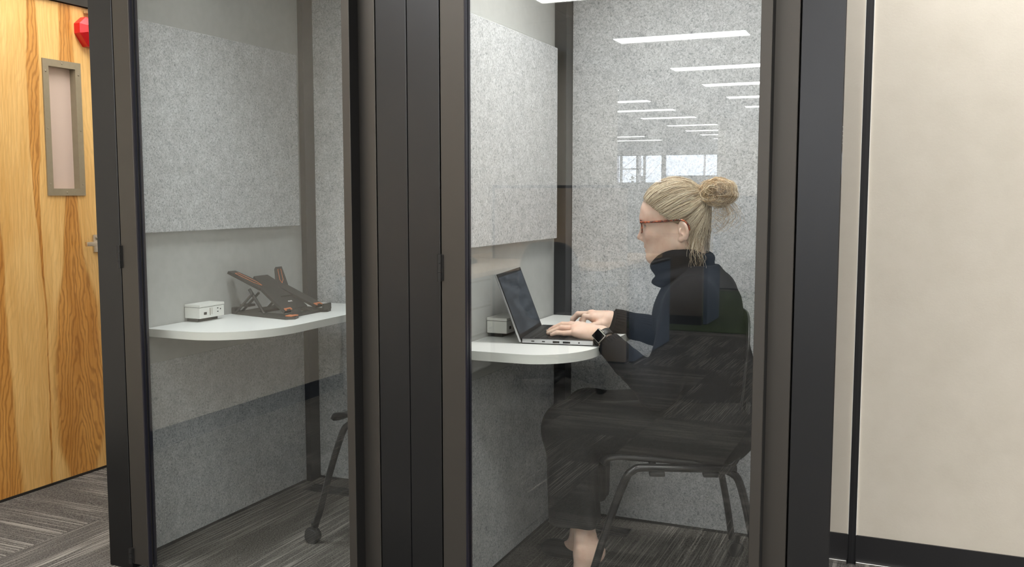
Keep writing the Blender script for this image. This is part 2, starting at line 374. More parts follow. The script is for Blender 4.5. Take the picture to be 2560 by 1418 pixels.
# window wall at the far end
WY = -25.0; WX = [(-15.5, -8.86), (-8.82, -8.32), (-8.28, -8.09), (-8.05, -7.50), (-7.39, -5.75), (-5.69, -3.9), (-2.9, -.4), (.2, 2.7)]
b = BM()
box(b, -16, 6, WY - .15, WY, 0, 1.585); box(b, -16, 6, WY - .15, WY, 2.48, CEIL); prev = -16
for a, c in WX: box(b, prev, a, WY - .15, WY, 1.585, 2.48); prev = c
box(b, prev, 6, WY - .15, WY, 1.585, 2.48); box(b, -7.415, 2.7, WY - .149, WY, 1.585, 1.79)
struct('wall_south', b, 'cream_wall', 'far end wall of the office with a band of windows', 'wall')
for k, (a, c) in enumerate(WX):
    r = thing('window_%d' % (k + 1), '%s pane from the left of the far window band, mirrored above the woman' % ('first', 'second', 'third', 'fourth', 'fifth', 'sixth', 'seventh', 'last')[k], 'window', ((a + c) / 2, WY, 1.585), kind='structure')
    z0 = 1.79 if a > -7.42 else 1.585
    q = BM(); box(q, a, c, WY - .09, WY - .08, z0, 2.48); obj('pane', q, 'window_glass', r)
    q = BM()
    for (p0, p1, p2, p3) in ((a - .02, a + .008, z0, 2.48), (c - .008, c + .02, z0, 2.48), (a, c, z0, z0 + .02), (a, c, 2.45, 2.48)): box(q, p0, p1, WY - .11, WY + .01, p2, p3)
    if k in (0, 1, 2): box(q, a, c, WY - .11, WY + .01, 2.02, 2.05)
    obj('window_frame', q, 'frame_dark', r)
# snowy ground and bare trees outside the far windows
b = BM(); box(b, -60, 50, -80, -26.5, -.3, -.2); tag(obj('snow_ground', b, 'snow'), 'snowy ground outside the far windows', 'snow', kind='structure')
for k in range(7):
    r = random.Random(k + 3); x = -12 + k * 1.6 + r.uniform(-.5, .5); y = -33 - r.uniform(0, 5); q = BM()
    tube(q, [(x, y, -.2), (x + .1, y, 2.5), (x + r.uniform(-.3, .3), y, 6)], [.06, .045, .02], 6)
    for a in range(16):
        z = r.uniform(1.0, 5); an = r.uniform(0, 6.28); L = r.uniform(.7, 1.8)
        tube(q, [(x + .05, y, z), (x + math.cos(an) * L * .5, y + math.sin(an) * L * .5, z + L * .3), (x + math.cos(an) * L, y + math.sin(an) * L, z + L * .75)], [.015, .010, .005], 4)
    tag(obj('bare_tree', q, 'bark'), 'leafless tree seen through the far windows in reflection', 'tree', 'bare trees outside')

# ceiling lights: recessed linear fixtures, long side along X
ROWS = [2.75, 1.05, -.35, -1.93, -3.93, -6.05, -7.7, -9.35, -10.9, -12.5, -14.45, -16.1, -17.6, -19.2, -21, -22.7]
COLS = [-9.05, -6.62, -4.12, -1.985, .45, 2.9, 5.0]
proto = None
def make_light(x, y):
    r = thing('ceiling_light', 'slim bright recessed light in the office ceiling, mirrored in the booth glass', 'ceiling light', (x, y, CEIL), 'recessed office ceiling lights')
    q = BM()
    for (a0, a1, c0, c1) in ((-.62, .62, -.17, -.145), (-.62, .62, .145, .17), (-.62, -.585, -.145, .145), (.585, .62, -.145, .145)): box(q, x + a0, x + a1, y + c0, y + c1, CEIL - .012, CEIL)
    obj('fixture_frame', q, 'grid_white', r)
    q = BM(); box(q, x - .585, x + .585, y - .145, y + .145, CEIL - .008, CEIL); obj('diffuser', q, 'office_lamp', r)
    return r
for cx0 in COLS:
    for ry in ROWS:
        cx = cx0
        if cx < LW and (ry > -4.3 or ry < -19.5): continue
        if cx < -6 and ry > -17.5 and ry < -14.5: continue
        if cx == -9.05 and ry < -14: continue
        if cx == -1.985 and ry == 2.75: cx = -2.72  # unseen fixture, moved over the corridor to brighten the wooden door
        if proto is None: proto = nl = make_light(cx, ry); p0 = (cx, ry)
        else: nl = copy_tree(proto, (cx - p0[0], ry - p0[1], 0))
        nl['label'] = 'recessed office ceiling light, above or behind the photograph\'s view'
        ordn = ('largest', 'second', 'third', 'fourth', 'fifth', 'sixth', 'seventh', 'eighth', 'ninth', 'tenth')
        vis = [y for y in ROWS if y <= (-3.93 if cx == -1.985 else -7.7 if cx == -4.12 else -17.6)]
        if cx in (-1.985, -4.12, -6.62) and ry in vis and vis.index(ry) < {-1.985: 5, -4.12: 7, -6.62: 2}[cx]:
            nl['label'] = '%s ceiling light from above in the %s row mirrored in the right glass' % (ordn[vis.index(ry)], {-1.985: 'right-hand', -4.12: 'middle', -6.62: 'lowest left'}[cx])

# ------------------------------------------------------------------ wooden door
d = thing('door_1', 'tall birch veneer door with narrow window and lever handle', 'door', (LW, (DY0 + DY1) / 2, 0), kind='structure')
VY0, VY1, VZ0, VZ1 = 2.828, 2.966, 1.224, 1.725
b = BM(); F0, F1 = LW - .045, LW - .002
box(b, F0, F1, DY0, VY0, .010, DTOP); box(b, F0, F1, VY1, DY1, .010, DTOP); box(b, F0, F1, VY0, VY1, .010, VZ0); box(b, F0, F1, VY0, VY1, VZ1, DTOP)
obj('door_leaf', b, 'birch', d)
b = BM(); o0, o1, z0, z1 = 2.803, 2.992, 1.198, 1.750; fx = LW + .004
for (a0, a1, c0, c1) in ((o0, VY0, z0, z1), (VY1, o1, z0, z1), (VY0, VY1, z0, VZ0), (VY0, VY1, VZ1, z1)): box(b, LW - .002, fx, a0, a1, c0, c1)
for (a0, a1, c0, c1) in ((VY0, VY0 + .003, VZ0, VZ1), (VY1 - .003, VY1, VZ0, VZ1), (VY0, VY1, VZ0, VZ0 + .003), (VY0, VY1, VZ1 - .003, VZ1)): box(b, LW - .028, fx, a0, a1, c0, c1)
vfo = obj('vision_frame', b, 'vision_taupe', d)
for (y, z) in [(2.816, 1.70), (2.816, 1.47), (2.816, 1.245), (2.979, 1.70), (2.979, 1.47), (2.979, 1.245), (2.897, 1.738), (2.897, 1.211)]:
    q = BM(); bmesh.ops.create_uvsphere(q, u_segments=8, v_segments=6, radius=.004, matrix=Matrix.Translation((fx, y, z)) @ Matrix.Diagonal((.5, 1, 1, 1))); obj('screw', q, 'screw', vfo, True)
q = BM(); box(q, LW - .034, LW - .028, VY0 - .004, VY1 + .004, VZ0 - .004, VZ1 + .004); obj('vision_panel', q, 'vision_panel', d)
q = BM(); box(q, F0, LW + .001, DY0, DY1, .0, .010); obj('door_sweep', q, 'frame_dark', d)
q = BM()
box(q, LW - .10, LW + .012, DY0 - .05, DY0 - .003, 0, DTOP + .05); box(q, LW - .10, LW + .012, DY1 + .003, DY1 + .05, 0, DTOP + .05); box(q, LW - .10, LW + .012, DY0 - .05, DY1 + .05, DTOP + .003, DTOP + .05)
obj('door_frame', q, 'frame_dark', d)
# lever handle: escutcheon, spindle, lever pointing towards the hinge side
lh = BM(); box(lh, LW - .002, LW + .006, 3.022, 3.062, .955, 1.030, .003); cyl(lh, (LW, 3.042, .993), (LW + .05, 3.042, .993), .010)
box(lh, LW + .038, LW + .052, 2.945, 3.052, .984, 1.003, .004); lho = autos(obj('lever_handle', lh, 'lever_steel', d))
q = BM(); cyl(q, (LW + .006, 3.042, 1.016), (LW + .012, 3.042, 1.016), .008, 12); obj('key_cylinder', q, 'screw', lho, True)
q = BM(); box(q, LW, LW + .03, 3.03, 3.075, 1.960, 1.979, .003); box(q, LW + .004, LW + .028, 3.02, 3.05, 1.962, 1.976); obj('latch_bracket', q, 'lever_steel', d)
# red door alarm
al = thing('door_alarm', 'red faceted plastic alarm box on the wooden door near its top', 'alarm', (LW, 3.035, 1.88))
def octa(hy, zt, zb, x, cy=3.042, ch=.5):
    return [(x, cy - hy * ch, zt), (x, cy + hy * ch, zt), (x, cy + hy, zt - (zt - zb) * .25), (x, cy + hy, zt - (zt - zb) * .58), (x, cy + hy * .42, zb), (x, cy - hy * .42, zb), (x, cy - hy, zt - (zt - zb) * .58), (x, cy - hy, zt - (zt - zb) * .25)]
q = BM(); loft(q, [octa(.070, 1.943, 1.822, LW - .002), octa(.070, 1.943, 1.822, LW + .03), octa(.050, 1.926, 1.842, LW + .055)], cap=True); autos(obj('alarm_housing', q, 'alarm_red', al), 20)
q = BM()
for (y, z, hh, hw) in ((3.012, 1.905, .004, .006), (3.006, 1.885, .007, .004), (3.018, 1.885, .007, .005), (3.030, 1.885, .007, .004), (3.042, 1.885, .007, .004), (3.054, 1.885, .007, .004)): box(q, LW + .0545, LW + .0562, y - hw, y + hw, z - hh, z + hh, .001, 1)
obj('lettering', q, 'alarm_white', al)

# ------------------------------------------------------------------ phone booths
YF = 2.22            # front plane of the booth frames
YB = 3.29            # face of the felt on the booth back wall
HB = 2.25
def hinge(z0, z1, x, door):
    q = BM(); n = 3; h = (z1 - z0) / n
    for k in range(n): cyl(q, (x, YF - .006, z0 + k * h + .0006), (x, YF - .006, z0 + (k + 1) * h - .0006), .0058, 12)
    box(q, x - .001, x + .009, YF - .004, YF + .02, z0 + .002, z1 - .002)
    autos(obj('hinge', q, 'hinge_steel', door))
def booth(label, xl, xr, gl, gr, wi, pbx, panel, fin, led):
    """xl xr outer faces; gl gr door gaps; wi inner face of the left wall; pbx right face of the corner post; panel (x, y1, z0, z1); fin (x0, x1)"""
    r = thing('phone_booth', label, 'phone booth', ((xl + xr) / 2, (YF + YB) / 2, 0))
    g = .0016
    for (a, c) in ((xl + .001, gl - g), (gr + g, xr - .001)):
        q = BM(); box(q, a, c, YF, YF + .062, 0, HB, .0015, 1); obj('front_post', q, 'post_black', r)
        q = BM(); box(q, a + .004, c - .004, YF + .062, YF + .066, 0, HB); obj('post_back_seal', q, 'gap_black', r)
    q = BM(); box(q, xl + .0015, gl + .03, YF + .064, YF + .075, 0, HB); box(q, gr - .03, xr - .0015, YF + .064, YF + .075, 0, HB); obj('door_stop', q, 'gap_black', r)
    q = BM(); box(q, gl - g, gr + g, YF, YF + .062, 2.155, HB, .0015, 1); obj('front_header', q, 'post_black', r)
    # shell
    q = BM(); box(q, xl + .002, wi, YF + .075, YB + .07, 0, HB); obj('side_wall', q, ['laminate'], r)
    q = BM(); box(q, xr - .05, xr - .0155, YF + .075, YB + .07, 0, HB); obj('side_wall', q, 'laminate', r)
    q = BM(); box(q, xr - .0155, xr, YF + .003, YB + .07, 0, HB); obj('outer_side_panel', q, 'side_gloss', r)
    q = BM(); box(q, wi, xr - .05, YB + .012, YB + .07, 0, HB); obj('back_wall', q, 'laminate', r)
    q = BM(); box(q, xl + .002, xr - .0155, YF + .062, YB + .07, 2.19, HB); obj('ceiling_panel', q, 'laminate', r)
    # felt linings
    px, py1, pz0, pz1 = panel
    q = BM(); box(q, wi, px, YF + .09, py1, pz0, pz1, .002, 1); obj('upper_felt_panel', q, 'felt', r)
    q = BM(); box(q, wi, wi + .003, YF + .09, 3.222, .012, .642); obj('lower_felt_panel', q, 'felt', r)
    q = BM(); box(q, pbx + .001, xr - .052, YB, YB + .012, .012, 2.185); obj('back_felt_panel', q, 'felt', r)
    q = BM(); box(q, xr - .062, xr - .05, YF + .09, YB - .002, .012, 2.185); obj('side_felt_panel', q, 'felt', r)
    q = BM(); box(q, wi, pbx, 3.224, YB + .010, 0, 2.19, .001, 1); obj('corner_post', q, 'post_black', r)
    q = BM(); box(q, wi, wi + .004, YF + .09, 3.222, 0, .0115); box(q, pbx, xr - .052, YB - .002, YB + .011, 0, .0115); obj('base_strip', q, 'gap_black', r)
    q = BM(); box(q, -.5, .5, -.45, .45, -.001, .0015); me_ = bpy.data.meshes.new('booth_floor'); bmesh.ops.recalc_face_normals(q, faces=q.faces); q.to_mesh(me_); q.free()
    bf_ = meshobj('booth_floor', me_, 'booth_carpet'); bf_.parent = r; lx, ly = xr - .062 - wi - .004, YB - .002 - (YF + .058)
    bf_.matrix_basis = Matrix.Translation(Vector(((wi + xr) / 2 - .029, (YF + .058 + YB - .002) / 2, .0012)) - Vector(r.location)) @ Matrix.Rotation(math.pi / 2, 4, 'Z') @ Matrix.Diagonal((ly / .9 * .9, lx / .9, 1, 1))
    # floor air grille near the back
    gx0 = wi + .055; gr_ = BM(); box(gr_, gx0, gx0 + .26, 3.115, 3.205, 0, .003)
    for k in range(6): box(gr_, gx0 + .005, gx0 + .255, 3.119 + k * .0145, 3.126 + k * .0145, .003, .0055)
    obj('floor_grille', gr_, 'grille', r)
    # lamp in the booth ceiling
    mx = (wi + xr - .05) / 2
    q = BM(); box(q, mx - .20, mx + .20, *((2.36, 2.66) if led == 'led_left' else (2.47, 2.77)), 2.182, 2.19, .002, 1); lamp = obj('booth_lamp', q, led, r)
    ld = bpy.data.lights.new('booth_downlight', 'AREA'); ld.shape = 'RECTANGLE'; ld.size = .34; ld.size_y = .26; ld.spread = math.radians(95 if led == 'led_left' else 150)
    ld.energy = POD_LED[0] if led == 'led_left' else POD_LED[1]; ld.color = (.97, 1, 1) if led == 'led_left' else (1, .975, .94)
    lo = bpy.data.objects.new('booth_downlight', ld); C.objects.link(lo); lo.parent = lamp; lo.location = (mx + .03, 2.51 if led == 'led_left' else 2.62, 2.180)
    # glazed door: stiles, rails, pane, gasket, hinges, full-height pull
    s0, s1 = gl + g, gr - g
    ls = .065 if fin[0] < -1 else .069
    # the stile on the handle side carries a fin that stands 44 mm proud
    q = BM(); box(q, s0, s0 + ls, YF, YF + .034, .02, 2.15, .0015, 1); door = obj('booth_door', q, 'stile', r)
    tag(door, 'glazed booth door with dark frame')
    q = BM(); box(q, fin[0] + .001, s1, YF, YF + .034, .02, 2.15, .0015, 1); obj('door_stile', q, 'stile', door)
    q = BM(); box(q, s0 + ls, fin[0] + .001, YF, YF + .034, .004, .012); obj('bottom_rail', q, 'stile', door)
    q = BM(); box(q, s0 + ls, fin[0] + .001, YF, YF + .034, 2.09, 2.15); obj('top_rail', q, 'stile', door)
    q = BM(); box(q, fin[0], fin[1], YF - .044, YF, .02, 2.15, .001, 1)
    obj('door_pull', q, 'stile', door)
    q = BM(); box(q, fin[1], fin[1] + .0008, YF - .0425, YF - .0005, .02, 2.15); obj('pull_inner_face', q, 'gap_black', door)
    q = BM(); box(q, s0 + ls - .004, fin[0] + .005, YF + .013, YF + .021, .010, 2.095); obj('glass_pane', q, 'door_glass', door)
    q = BM()
    box(q, s0 + ls, s0 + ls + .0045, YF + .002, YF + .0125, .012, 2.09); box(q, s0 + ls + .0001, s0 + ls + .0030, YF + .0215, YF + .033, .012, 2.09)
    obj('gasket', q, 'gasket', door)
    for (z0, z1) in ((.972, 1.045), (.0, .074), (1.92, 1.99)): hinge(max(z0, .022), z1, gl - .001, door)
    return r
booth('left black-framed glass phone booth, empty, with a laptop stand inside', -2.378, -1.2565, -2.280, -1.352, -2.325, -2.299, (-2.300, 3.182, 1.077, 1.757), (-1.4286, -1.405), 'led_left')
booth('right black-framed glass phone booth with a woman working inside', -1.2555, -.159, -1.158, -.2546, -1.217, -1.172, (-1.190, 3.184, 1.046, 1.717), (-.3344, -.3097), 'led_right')

# ------------------------------------------------------------------ wall desks
ZD = .763
def desk(label, wi, xe, yf, yb, rad):
    pts = [(wi, yf), (xe - rad, yf)]
    for k in range(1, 14):
        a = -math.pi / 2 + k / 14 * math.pi / 2; pts.append((xe - rad + rad * math.cos(a), yf + rad * 1.25 + rad * 1.25 * math.sin(a)))
    pts += [(xe, yf + rad * 1.25), (xe, yb), (wi, yb)]
    r = thing('wall_desk', label, 'desk', ((wi + xe) / 2, (yf + yb) / 2, ZD - .026))
    q = BM(); prism(q, [(x, y, ZD - .026) for x, y in pts], (0, 0, .0245)); autos(obj('desk_edge', q, 'desk_edge', r))
    q = BM(); prism(q, [(x, y, ZD - .0015) for x, y in pts], (0, 0, .0015)); autos(obj('desk_top', q, 'desk_white', r))
desk('white wall-hung desk in the left booth holding a black laptop stand', -2.322, -1.915, 2.352, 3.222, .22)
desk('white wall-hung desk in the right booth under the open laptop', -1.214, -.835, 2.372, 3.222, .16)

def power_box(label, wi, y0):
    x1 = wi + .067; y1 = y0 + .124; zb = ZD + .0125
    r = thing('power_outlet_box', label, 'power outlet', (wi + .03, y0 + .062, ZD))
    q = BM(); box(q, wi, x1, y0, y1, zb, zb + .038, .0015, 1); obj('box_body', q, 'box_white', r)
    q = BM(); box(q, wi, x1 + .001, y0 - .001, y1 + .001, zb + .0388, zb + .048, .002, 2); obj('box_lid', q, 'box_white', r)
    q = BM(); box(q, wi, x1 - .001, y0 + .001, y1 - .001, zb + .0378, zb + .0390); obj('lid_seam', q, 'frame_dark', r)
    q = BM(); box(q, wi, x1 - .02, y0 + .012, y1 - .012, ZD, zb); obj('mounting_foot', q, 'dark_plastic', r)
    q = BM(); box(q, x1 - .001, x1 + .0006, y0 + .020, y0 + .034, zb + .012, zb + .021); obj('usb_port', q, 'port', r)
    q = BM(); box(q, x1 - .001, x1 + .0005, y0 + .050, y0 + .053, zb + .008, zb + .034); box(q, x1 - .001, x1 + .0005, y0 + .060, y0 + .0615, zb + .01, zb + .034); obj('usb_slot', q, 'screw', r)
    q = BM(); box(q, x1 - .001, x1 + .0004, y0 + .078, y0 + .116, zb + .006, zb + .034, .0004, 1); plate = obj('socket_plate', q, 'box_white', r)
    q = BM()
    for (yy, zz) in ((.090, .029), (.090, .017)): box(q, x1 - .001, x1 + .0008, y0 + yy - .003, y0 + yy + .003, zb + zz - .0018, zb + zz + .0018)
    cyl(q, (x1 - .001, y0 + .104, zb + .025), (x1 + .0008, y0 + .104, zb + .025), .0026, 8); obj('socket_slot', q, 'port', plate)
power_box('white power outlet box on the left booth desk beside the laptop stand', -2.322, 2.536)
power_box('white power outlet box half hidden behind the open laptop', -1.214, 2.632)

# ------------------------------------------------------------------ laptop stand
st = thing('laptop_stand', 'black folding laptop stand with orange accents on left desk', 'laptop stand', (-2.17, 2.88, ZD))
q = BM()   # flat base: two rails along X joined by cross plates
z = ZD
prism(q, [(-2.318, 2.775, z), (-2.318, 2.815, z), (-2.20, 2.80, z), (-2.02, 2.775, z), (-2.005, 2.735, z), (-2.03, 2.712, z), (-2.20, 2.745, z)], (0, 0, .010))
prism(q, [(-2.30, 3.005, z), (-2.30, 2.965, z), (-2.20, 2.965, z), (-2.05, 2.945, z), (-2.025, 2.965, z), (-2.035, 3.0, z), (-2.20, 3.02, z)], (0, 0, .010))
box(q, -2.30, -2.225, 2.79, 2.99, z, z + .009, .001, 1); box(q, -2.085, -2.045, 2.76, 2.96, z, z + .009, .001, 1)
box(q, -2.318, -2.300, 2.772, 2.800, z, z + .024, .002, 1); autos(obj('base', q, 'stand_black', st))
def slope(p0, p1, w0, w1, t, m, name, taper=None):
    """flat bar rising from p0 to p1 with half widths w0 w1 (along Y) and thickness t"""
    p0, p1 = Vector(p0), Vector(p1); dd = (p1 - p0).normalized(); nn = Vector((0, 1, 0)).cross(dd).normalized()
    if nn.z < 0: nn = -nn
    q = BM(); prism(q, [p0 + Vector((0, -w0, 0)), p0 + Vector((0, w0, 0)), p1 + Vector((0, w1, 0)), p1 + Vector((0, -w1, 0))], nn * t); return q, dd, nn
for (ya, ym, yb_) in ((2.775, 2.828, 2.772), (2.965, 2.925, 3.015)):
    A, B, E_ = (-2.065, ya, .779), (-2.205, ym, .852), (-2.315 if ya < 2.9 else -2.29, yb_, .914)
    q, dd, nn = slope(A, B, .026, .030, .010, '', ''); q2, d2, n2 = slope(B, E_, .034, .020, .010, '', ''); join(q, q2)
    arm = autos(obj('arm', q, 'stand_black', st))
    # orange outline on the upper pad of the arm
    q = BM(); Bv, Ev = Vector(B).lerp(Vector(E_), .12), Vector(B).lerp(Vector(E_), .86); off = n2 * .0105
    path = [Bv + off, Bv.lerp(Ev, .25) + off + Vector((0, -.010, 0)), Ev + off + Vector((0, -.009, 0)), Ev + off + Vector((0, .009, 0)), Bv.lerp(Ev, .25) + off + Vector((0, .010, 0)), Bv + off]
    tube(q, path, .0012, 6); obj('orange_outline', q, 'stand_orange', arm)
    q = BM(); c = Vector(A) + dd * .012 + nn * .0108
    obox(q, c, dd, (0, 1, 0), nn, .0035, .019, .0015); obox(q, c - dd * .006 + Vector((0, .016, 0)), dd, (0, 1, 0), nn, .005, .0035, .0015); obox(q, c - dd * .006 - Vector((0, .016, 0)), dd, (0, 1, 0), nn, .005, .0035, .0015)
    obj('orange_clip', q, 'stand_orange', arm)
    # front hook that carries the laptop edge
    q = BM(); box(q, -2.055, -2.03, ya - .026, ya + .026, .772, .779); box(q, -2.034, -2.026, ya - .026, ya + .026, .772, .796, .002, 1); obj('front_hook', q, 'stand_black', arm)
    # struts from the arm down to the base
    q = BM()
    for dy in (-.018, .018): tube(q, [(-2.285, ya + dy, ZD + .008), (-2.205, ya + dy, .845)], .0045, 6)
    tube(q, [(-2.17, ya, ZD + .008), (-2.235, ya, .858)], .006, 6); box(q, -2.262, -2.225, ya - .02, ya + .02, .795, .803); obj('strut', q, 'stand_black', arm)
for (x, y) in ((-2.022, 2.742), (-2.040, 2.975)):
    q = BM(); box(q, x - .018, x + .012, y - .020, y + .020, ZD + .0102, ZD + .0145, .0015, 1); obj('orange_pad', q, 'stand_orange', st)
q, dd, nn = slope((-2.155, 2.875, .822), (-2.265, 2.875, .893), .075, .040, .008, '', ''); obj('hub_plate', q, 'stand_black', st)
q, dd, nn = slope((-2.095, 2.87, .782), (-2.165, 2.875, .824), .058, .070, .007, '', ''); lp = obj('front_plate', q, 'stand_black', st)
q = BM(); c = Vector((-2.13, 2.87, .803)) + nn * .0075
for k in range(4): obox(q, c + Vector((0, (k - 1.5) * .0062, 0)), dd, (0, 1, 0), nn, .0022 + .0012 * (k % 2), .0019, .0006)
obj('logo_mark', q, 'white_mark', lp)

# ------------------------------------------------------------------ laptop
LR = math.radians(9.5); LO = Vector((-1.066, 2.545, ZD)); LXd = Vector((math.cos(LR), math.sin(LR), 0)); LYd = Vector((-math.sin(LR), math.cos(LR), 0)); LZ = Vector((0, 0, 1))
LW_, LD_ = .305, .217
lap = thing('laptop', 'open silver and black laptop on the white desk under her hands', 'laptop', tuple(LO + LXd * .11 + LYd * .15))
def L(x, y, z): return LO + LXd * x + LYd * y + LZ * z
def lbox(bm, x0, x1, y0, y1, z0, z1, bev=0): obox(bm, L((x0 + x1) / 2, (y0 + y1) / 2, (z0 + z1) / 2), LXd, LYd, LZ, (x1 - x0) / 2, (y1 - y0) / 2, (z1 - z0) / 2, bev)
q = BM(); lbox(q, .006, LD_, 0, LW_, .003, .0155, .0015); lapb = autos(obj('base', q, 'lap_silver', lap))
q = BM(); lbox(q, .004, LD_ - .004, .004, LW_ - .004, .0, .0045); obj('bottom_cover', q, 'rubber_blk', lapb)
q = BM(); lbox(q, .004, LD_ - .0005, .0008, LW_ - .0008, .0152, .0163); obj('keyboard_deck', q, 'lap_dark', lapb)
kx0, ky0 = .022, .016
km = None
for rr in range(6):
    n = 14; x = kx0 + rr * .0185
    cnt = n if rr < 5 else 8
    for k in range(cnt):
        yw = (LW_ - 2 * ky0) / n; y = ky0 + k * yw
        w_ = yw
        if rr == 5:
            widths = [1, 1, 1, 1, 5, 1, 2, 2]; y = ky0 + sum(widths[:k]) * yw; w_ = widths[k] * yw
        if km is None:
            q = BM(); box(q, -.5, .5, -.5, .5, 0, .0012); me = bpy.data.meshes.new('key'); bmesh.ops.recalc_face_normals(q, faces=q.faces); q.to_mesh(me); q.free(); me.materials.append(MATS['lap_key']); km = me
        o = bpy.data.objects.new('key', km); C.objects.link(o); o.parent = lapb; o.matrix_parent_inverse = Matrix.Identity(4)
        hgt = .0155 if rr else .009
        o.matrix_basis = Matrix.Translation(L(x + .008, y + w_ / 2, .0162)) @ Matrix.Rotation(LR, 4, 'Z') @ Matrix.Diagonal((hgt, w_ - .003, 1, 1))
q = BM(); lbox(q, .145, .205, LW_ / 2 - .055, LW_ / 2 + .045, .0162, .0166); obj('touchpad', q, 'lap_key', lapb)
for (x0, x1, z0, z1) in ((.034, .043, .0075, .0105), (.066, .075, .0075, .0105), (.098, .118, .0055, .0115), (.128, .150, .0055, .0115)):
    q = BM(); lbox(q, x0, x1, -.0006, .003, z0, z1, .0008 if z1 - z0 > .004 else 0); obj('port', q, 'port', lapb)
q = BM(); a = L(.176, -.0006, .0088); cyl(q, a, a + LYd * .003, .0024, 10); obj('audio_jack', q, 'port', lapb)
# lid
LT = math.radians(21); up = (LZ * math.cos(LT) - LXd * math.sin(LT)).normalized(); nf = up.cross(LYd).normalized()
if nf.dot(LXd) < 0: nf = -nf
hg = L(.003, 0, .006); LH = .212
q = BM(); obox(q, hg + LYd * LW_ / 2 + up * LH / 2 - nf * .0028, LYd, up, nf, LW_ / 2, LH / 2, .0028, .001); lid = autos(obj('lid', q, 'lap_silver', lap))
q = BM(); obox(q, hg + LYd * LW_ / 2 + up * LH / 2 + nf * .0006, LYd, up, nf, LW_ / 2 - .0008, LH / 2 - .0008, .0007); obj('screen_bezel', q, 'rubber_blk', lid)
q = BM(); obox(q, hg + LYd * LW_ / 2 + up * (LH / 2 + .004) + nf * .0014, LYd, up, nf, LW_ / 2 - .008, LH / 2 - .016, .0003); obj('screen', q, 'screen', lid)
q = BM(); cyl(q, hg + LYd * .02, hg + LYd * (LW_ - .02), .006, 10); obj('hinge_bar', q, 'rubber_blk', lid)

# ------------------------------------------------------------------ rolling guest chair (built facing -X around its own origin)
def chair(label, ox, oy, rot, holes):
    r = thing('rolling_chair', label, 'chair', (0, 0, 0), 'black perforated rolling chairs')
    SW = .225
    # seat and back are one moulded shell each
    prof = spline([(-.215, .425), (-.195, .447), (-.12, .455), (.0, .447), (.10, .443), (.155, .455)], 5)
    q = BM(); rows = []
    for (x, z) in prof:
        row = []
        for k in range(17):
            t = k / 16 * 2 - 1; wsc = SW * (1 - .10 * max(0, (-x - .12) / .1))
            row.append((x + .012 * t * t, t * wsc, z + .012 * t ** 4 - .006 * (1 - t * t)))
        rows.append(row)
    loft(q, rows, closed=False); o = obj('seat', q, 'chair_black', r, True); md = o.modifiers.new('thick', 'SOLIDIFY'); md.thickness = .012; md.offset = -1
    def bp(s, t):     # s 0..1 up, t -1..1 across
        z = .47 + s * (.392 - .085 * abs(t) ** 4); x = .172 + .030 * min(1, s * 3.0) + .020 * s - .035 * t * t * (1 - .3 * s)
        wd = SW * (.86 + .20 * math.sin(min(1, s * 1.3) * math.pi / 2)) * (1 - .06 * s)
        return (x, t * wd, z)
    NS, NT = 72, 76
    q = BM(); V = [[q.verts.new(bp(i / NS, j / NT * 2 - 1)) for j in range(NT + 1)] for i in range(NS + 1)]
    for i in range(NS):
        for j in range(NT):
            if holes and i % 3 == 1 and (j + (3 if (i // 3) % 2 else 0)) % 6 < 1 and 8 < i < NS - 10 and 5 < j < NT - 6: continue
            q.faces.new((V[i][j], V[i][j + 1], V[i + 1][j + 1], V[i + 1][j]))
    o = obj('backrest', q, 'chair_black', r, True); md = o.modifiers.new('thick', 'SOLIDIFY'); md.thickness = .006; md.offset = 0
    for s in (-1, 1):
        y = s * .235
        q = BM(); tube(q, spline([(.17, y * .97, .436), (.05, y, .437), (-.085, y, .437), (-.118, y, .428), (-.142, y, .395), (-.19, y, .26), (-.228, y, .13), (-.248, y, .075), (-.252, y, .060)], 5), .0112, 10); leg = obj('front_leg', q, 'chair_metal', r, True)
        q = BM(); tube(q, spline([(.10, y * .9, .432), (.155, y * .97, .425), (.185, y, .38), (.225, y * 1.03, .20), (.245, y * 1.04, .075), (.247, y * 1.04, .060)], 5), .0112, 10); rl = obj('rear_leg', q, 'chair_metal', r, True)
        for (lg, x, yy) in ((leg, -.262, y), (rl, .258, y * 1.04)):
            q = BM(); cyl(q, (x + .006, yy, .048), (x + .006, yy, .075), .011, 10)
            for dy in (-.009, .009): 
                t = BM(); cyl(t, (x, yy + dy - .007, .0262), (x, yy + dy + .007, .0262), .026, 20); bmesh.ops.bevel(t, geom=t.edges[:], offset=.002, segments=1, affect='EDGES'); join(q, t)
            cyl(q, (x, yy - .006, .030), (x, yy + .006, .030), .030, 16); autos(obj('caster', q, 'rubber', lg))
        for x in (-.05, .10):
            q = BM(); box(q, x - .022, x + .022, y - .012 * s - .014, y - .012 * s + .014, .411, .424, .004); obj('under_glide', q, 'dark_plastic', r)
        q = BM(); tube(q, spline([(.12, y * .93, .435), (.165, y * .93, .452), (.192, y * .88, .53), (.20, y * .86, .62)], 5), .011, 8); obj('back_support', q, 'chair_metal', r, True)
    q = BM(); tube(q, [(-.06, -.235, .437), (-.06, .235, .437)], .010, 8); tube(q, [(.12, -.22, .434), (.12, .22, .434)], .010, 8); obj('cross_bar', q, 'chair_metal', r, True)
    r.location = (ox, oy, 0); r.rotation_euler[2] = rot
    return r
chair('black rolling chair under the seated woman in the right booth', -.680, 2.781, math.radians(20), True)
chair('empty black rolling chair in the left booth, mostly hidden by door frame', -1.638, 2.895, math.radians(4), True)

